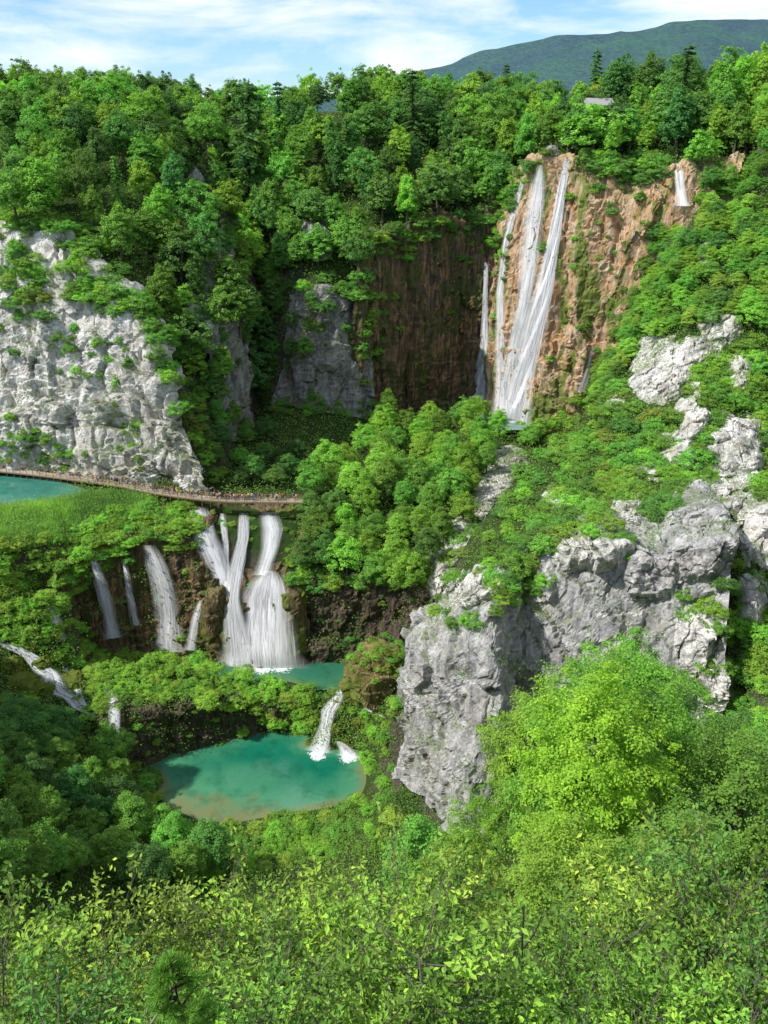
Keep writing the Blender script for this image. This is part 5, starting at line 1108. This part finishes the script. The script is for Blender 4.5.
# ---------------------------------------------------------------- dead wood close by
def dead(name, base, path, rad, twigs, label, cat, mat):
    parts = [tube(np.array(path), rad, 7)]
    for t in twigs: parts.append(tube(np.array(t[0]), t[1], 5))
    V, Q = joinm(parts); o = link(name, mesh_from(name, V, Q), mat); o.location = base; tag(o, label, cat); return o
b = P(524, 1050, 17); tt = P(524, 905, 17) - b
dead('dead_tree', b, [(0, 0, -6), (0, 0, 0), tt * .35 + np.array((.05, 0, 0)), tt * .7 + np.array((-.06, 0, 0)), tt], [.055, .05, .045, .035, .02],
     [([tt * .72, tt * .8 + np.array((.3, 0, .2)), tt * .95 + np.array((.55, .1, .1))], [.03, .02, .008]), ([tt * .55, tt * .62 + np.array((-.35, 0, .15)), tt * .7 + np.array((-.5, .1, .3))], [.03, .02, .008])], 'dark bare trunk of a dead tree among the young trees', 'dead tree', M_BARK_D)
b = P(140, 1040, 12); e1 = P(193, 968, 12.2) - b
dead('dead_branch', b, [(-.3, 0, -.8), (0, 0, 0), e1 * .5 + np.array((-.03, 0, .03)), e1], [.035, .03, .022, .008],
     [([e1 * .45, e1 * .5 + np.array((.32, 0, .02)), e1 * .5 + np.array((.55, 0, .03))], [.016, .012, .004]), ([e1 * .6, e1 * .75 + np.array((-.12, 0, .15)), e1 * .8 + np.array((-.15, 0, .3))], [.016, .01, .004]), ([e1 * .2, e1 * .35 + np.array((-.25, 0, .12)), e1 * .5 + np.array((-.3, 0, .3))], [.016, .01, .004])],
     'bleached bare branch poking up at the bottom edge', 'branch', M_DEAD)
write_labels()

# ---------------------------------------------------------------- light, sky, camera
SUN = Vector((-0.62, -0.23, 0.75)).normalized()
EL = math.asin(SUN.z); RO = math.atan2(SUN.x, SUN.y)
sd = bpy.data.lights.new('sun', 'SUN'); sd.energy = 5.0; sd.angle = math.radians(0.5); sd.color = (1.0, 0.955, 0.88)
so = bpy.data.objects.new('sun', sd); COL.objects.link(so); so.rotation_euler = (-SUN).to_track_quat('-Z', 'Y').to_euler(); so.location = (-60, -20, 120)
w = NT('World', True); scene.world = w.m
sky = w.n('ShaderNodeTexSky'); sky.sky_type = 'NISHITA'; sky.sun_disc = False; sky.sun_elevation = EL; sky.sun_rotation = RO; sky.altitude = 500; sky.air_density = 1.0; sky.dust_density = 0.6; sky.ozone_density = 1.6
tc = w.n('ShaderNodeTexCoord'); mp = w.n('ShaderNodeMapping'); mp.inputs['Scale'].default_value = (1.0, 1.0, 4.2); mp.inputs['Location'].default_value = (0.35, 0.1, 0.12); w.l(tc.outputs['Generated'], mp.inputs[0])
cn = w.noise(mp.outputs[0], 5.0, 8, 0.58, 0.3)
cm = w.ramp(cn, [(0.38, 0.0), (0.60, 1.0)])
sx = w.n('ShaderNodeSeparateXYZ'); w.l(tc.outputs['Generated'], sx.inputs[0])
low = w.ramp(sx.outputs[2], [(0.0, 0.35), (0.2, 0.0)])
skyc = w.mix(1.0, sky.outputs[0], (0.74, 0.95, 1.27), 'MULTIPLY')
col = w.mix(w.math('MULTIPLY', cm, 0.85), skyc, (7.6, 7.8, 8.0))
bg = w.n('ShaderNodeBackground'); w.l(col, bg.inputs['Color']); bg.inputs['Strength'].default_value = 0.15
w.out(bg.outputs[0])
cd = bpy.data.cameras.new('camera'); cd.sensor_fit = 'VERTICAL'; cd.sensor_height = 24; cd.lens = 12 / math.tan(math.radians(30)); cd.clip_end = 20000; cd.clip_start = 0.1
co = bpy.data.objects.new('camera', cd); COL.objects.link(co); co.rotation_euler = (math.pi / 2 - TH, 0, 0); scene.camera = co
scene.view_settings.view_transform = 'Standard'; scene.view_settings.look = 'None'; scene.view_settings.exposure = 0; scene.view_settings.gamma = 1
scene.cycles.max_bounces = 6; scene.cycles.diffuse_bounces = 4; scene.cycles.transparent_max_bounces = 12; scene.cycles.glossy_bounces = 2; scene.cycles.transmission_bounces = 3
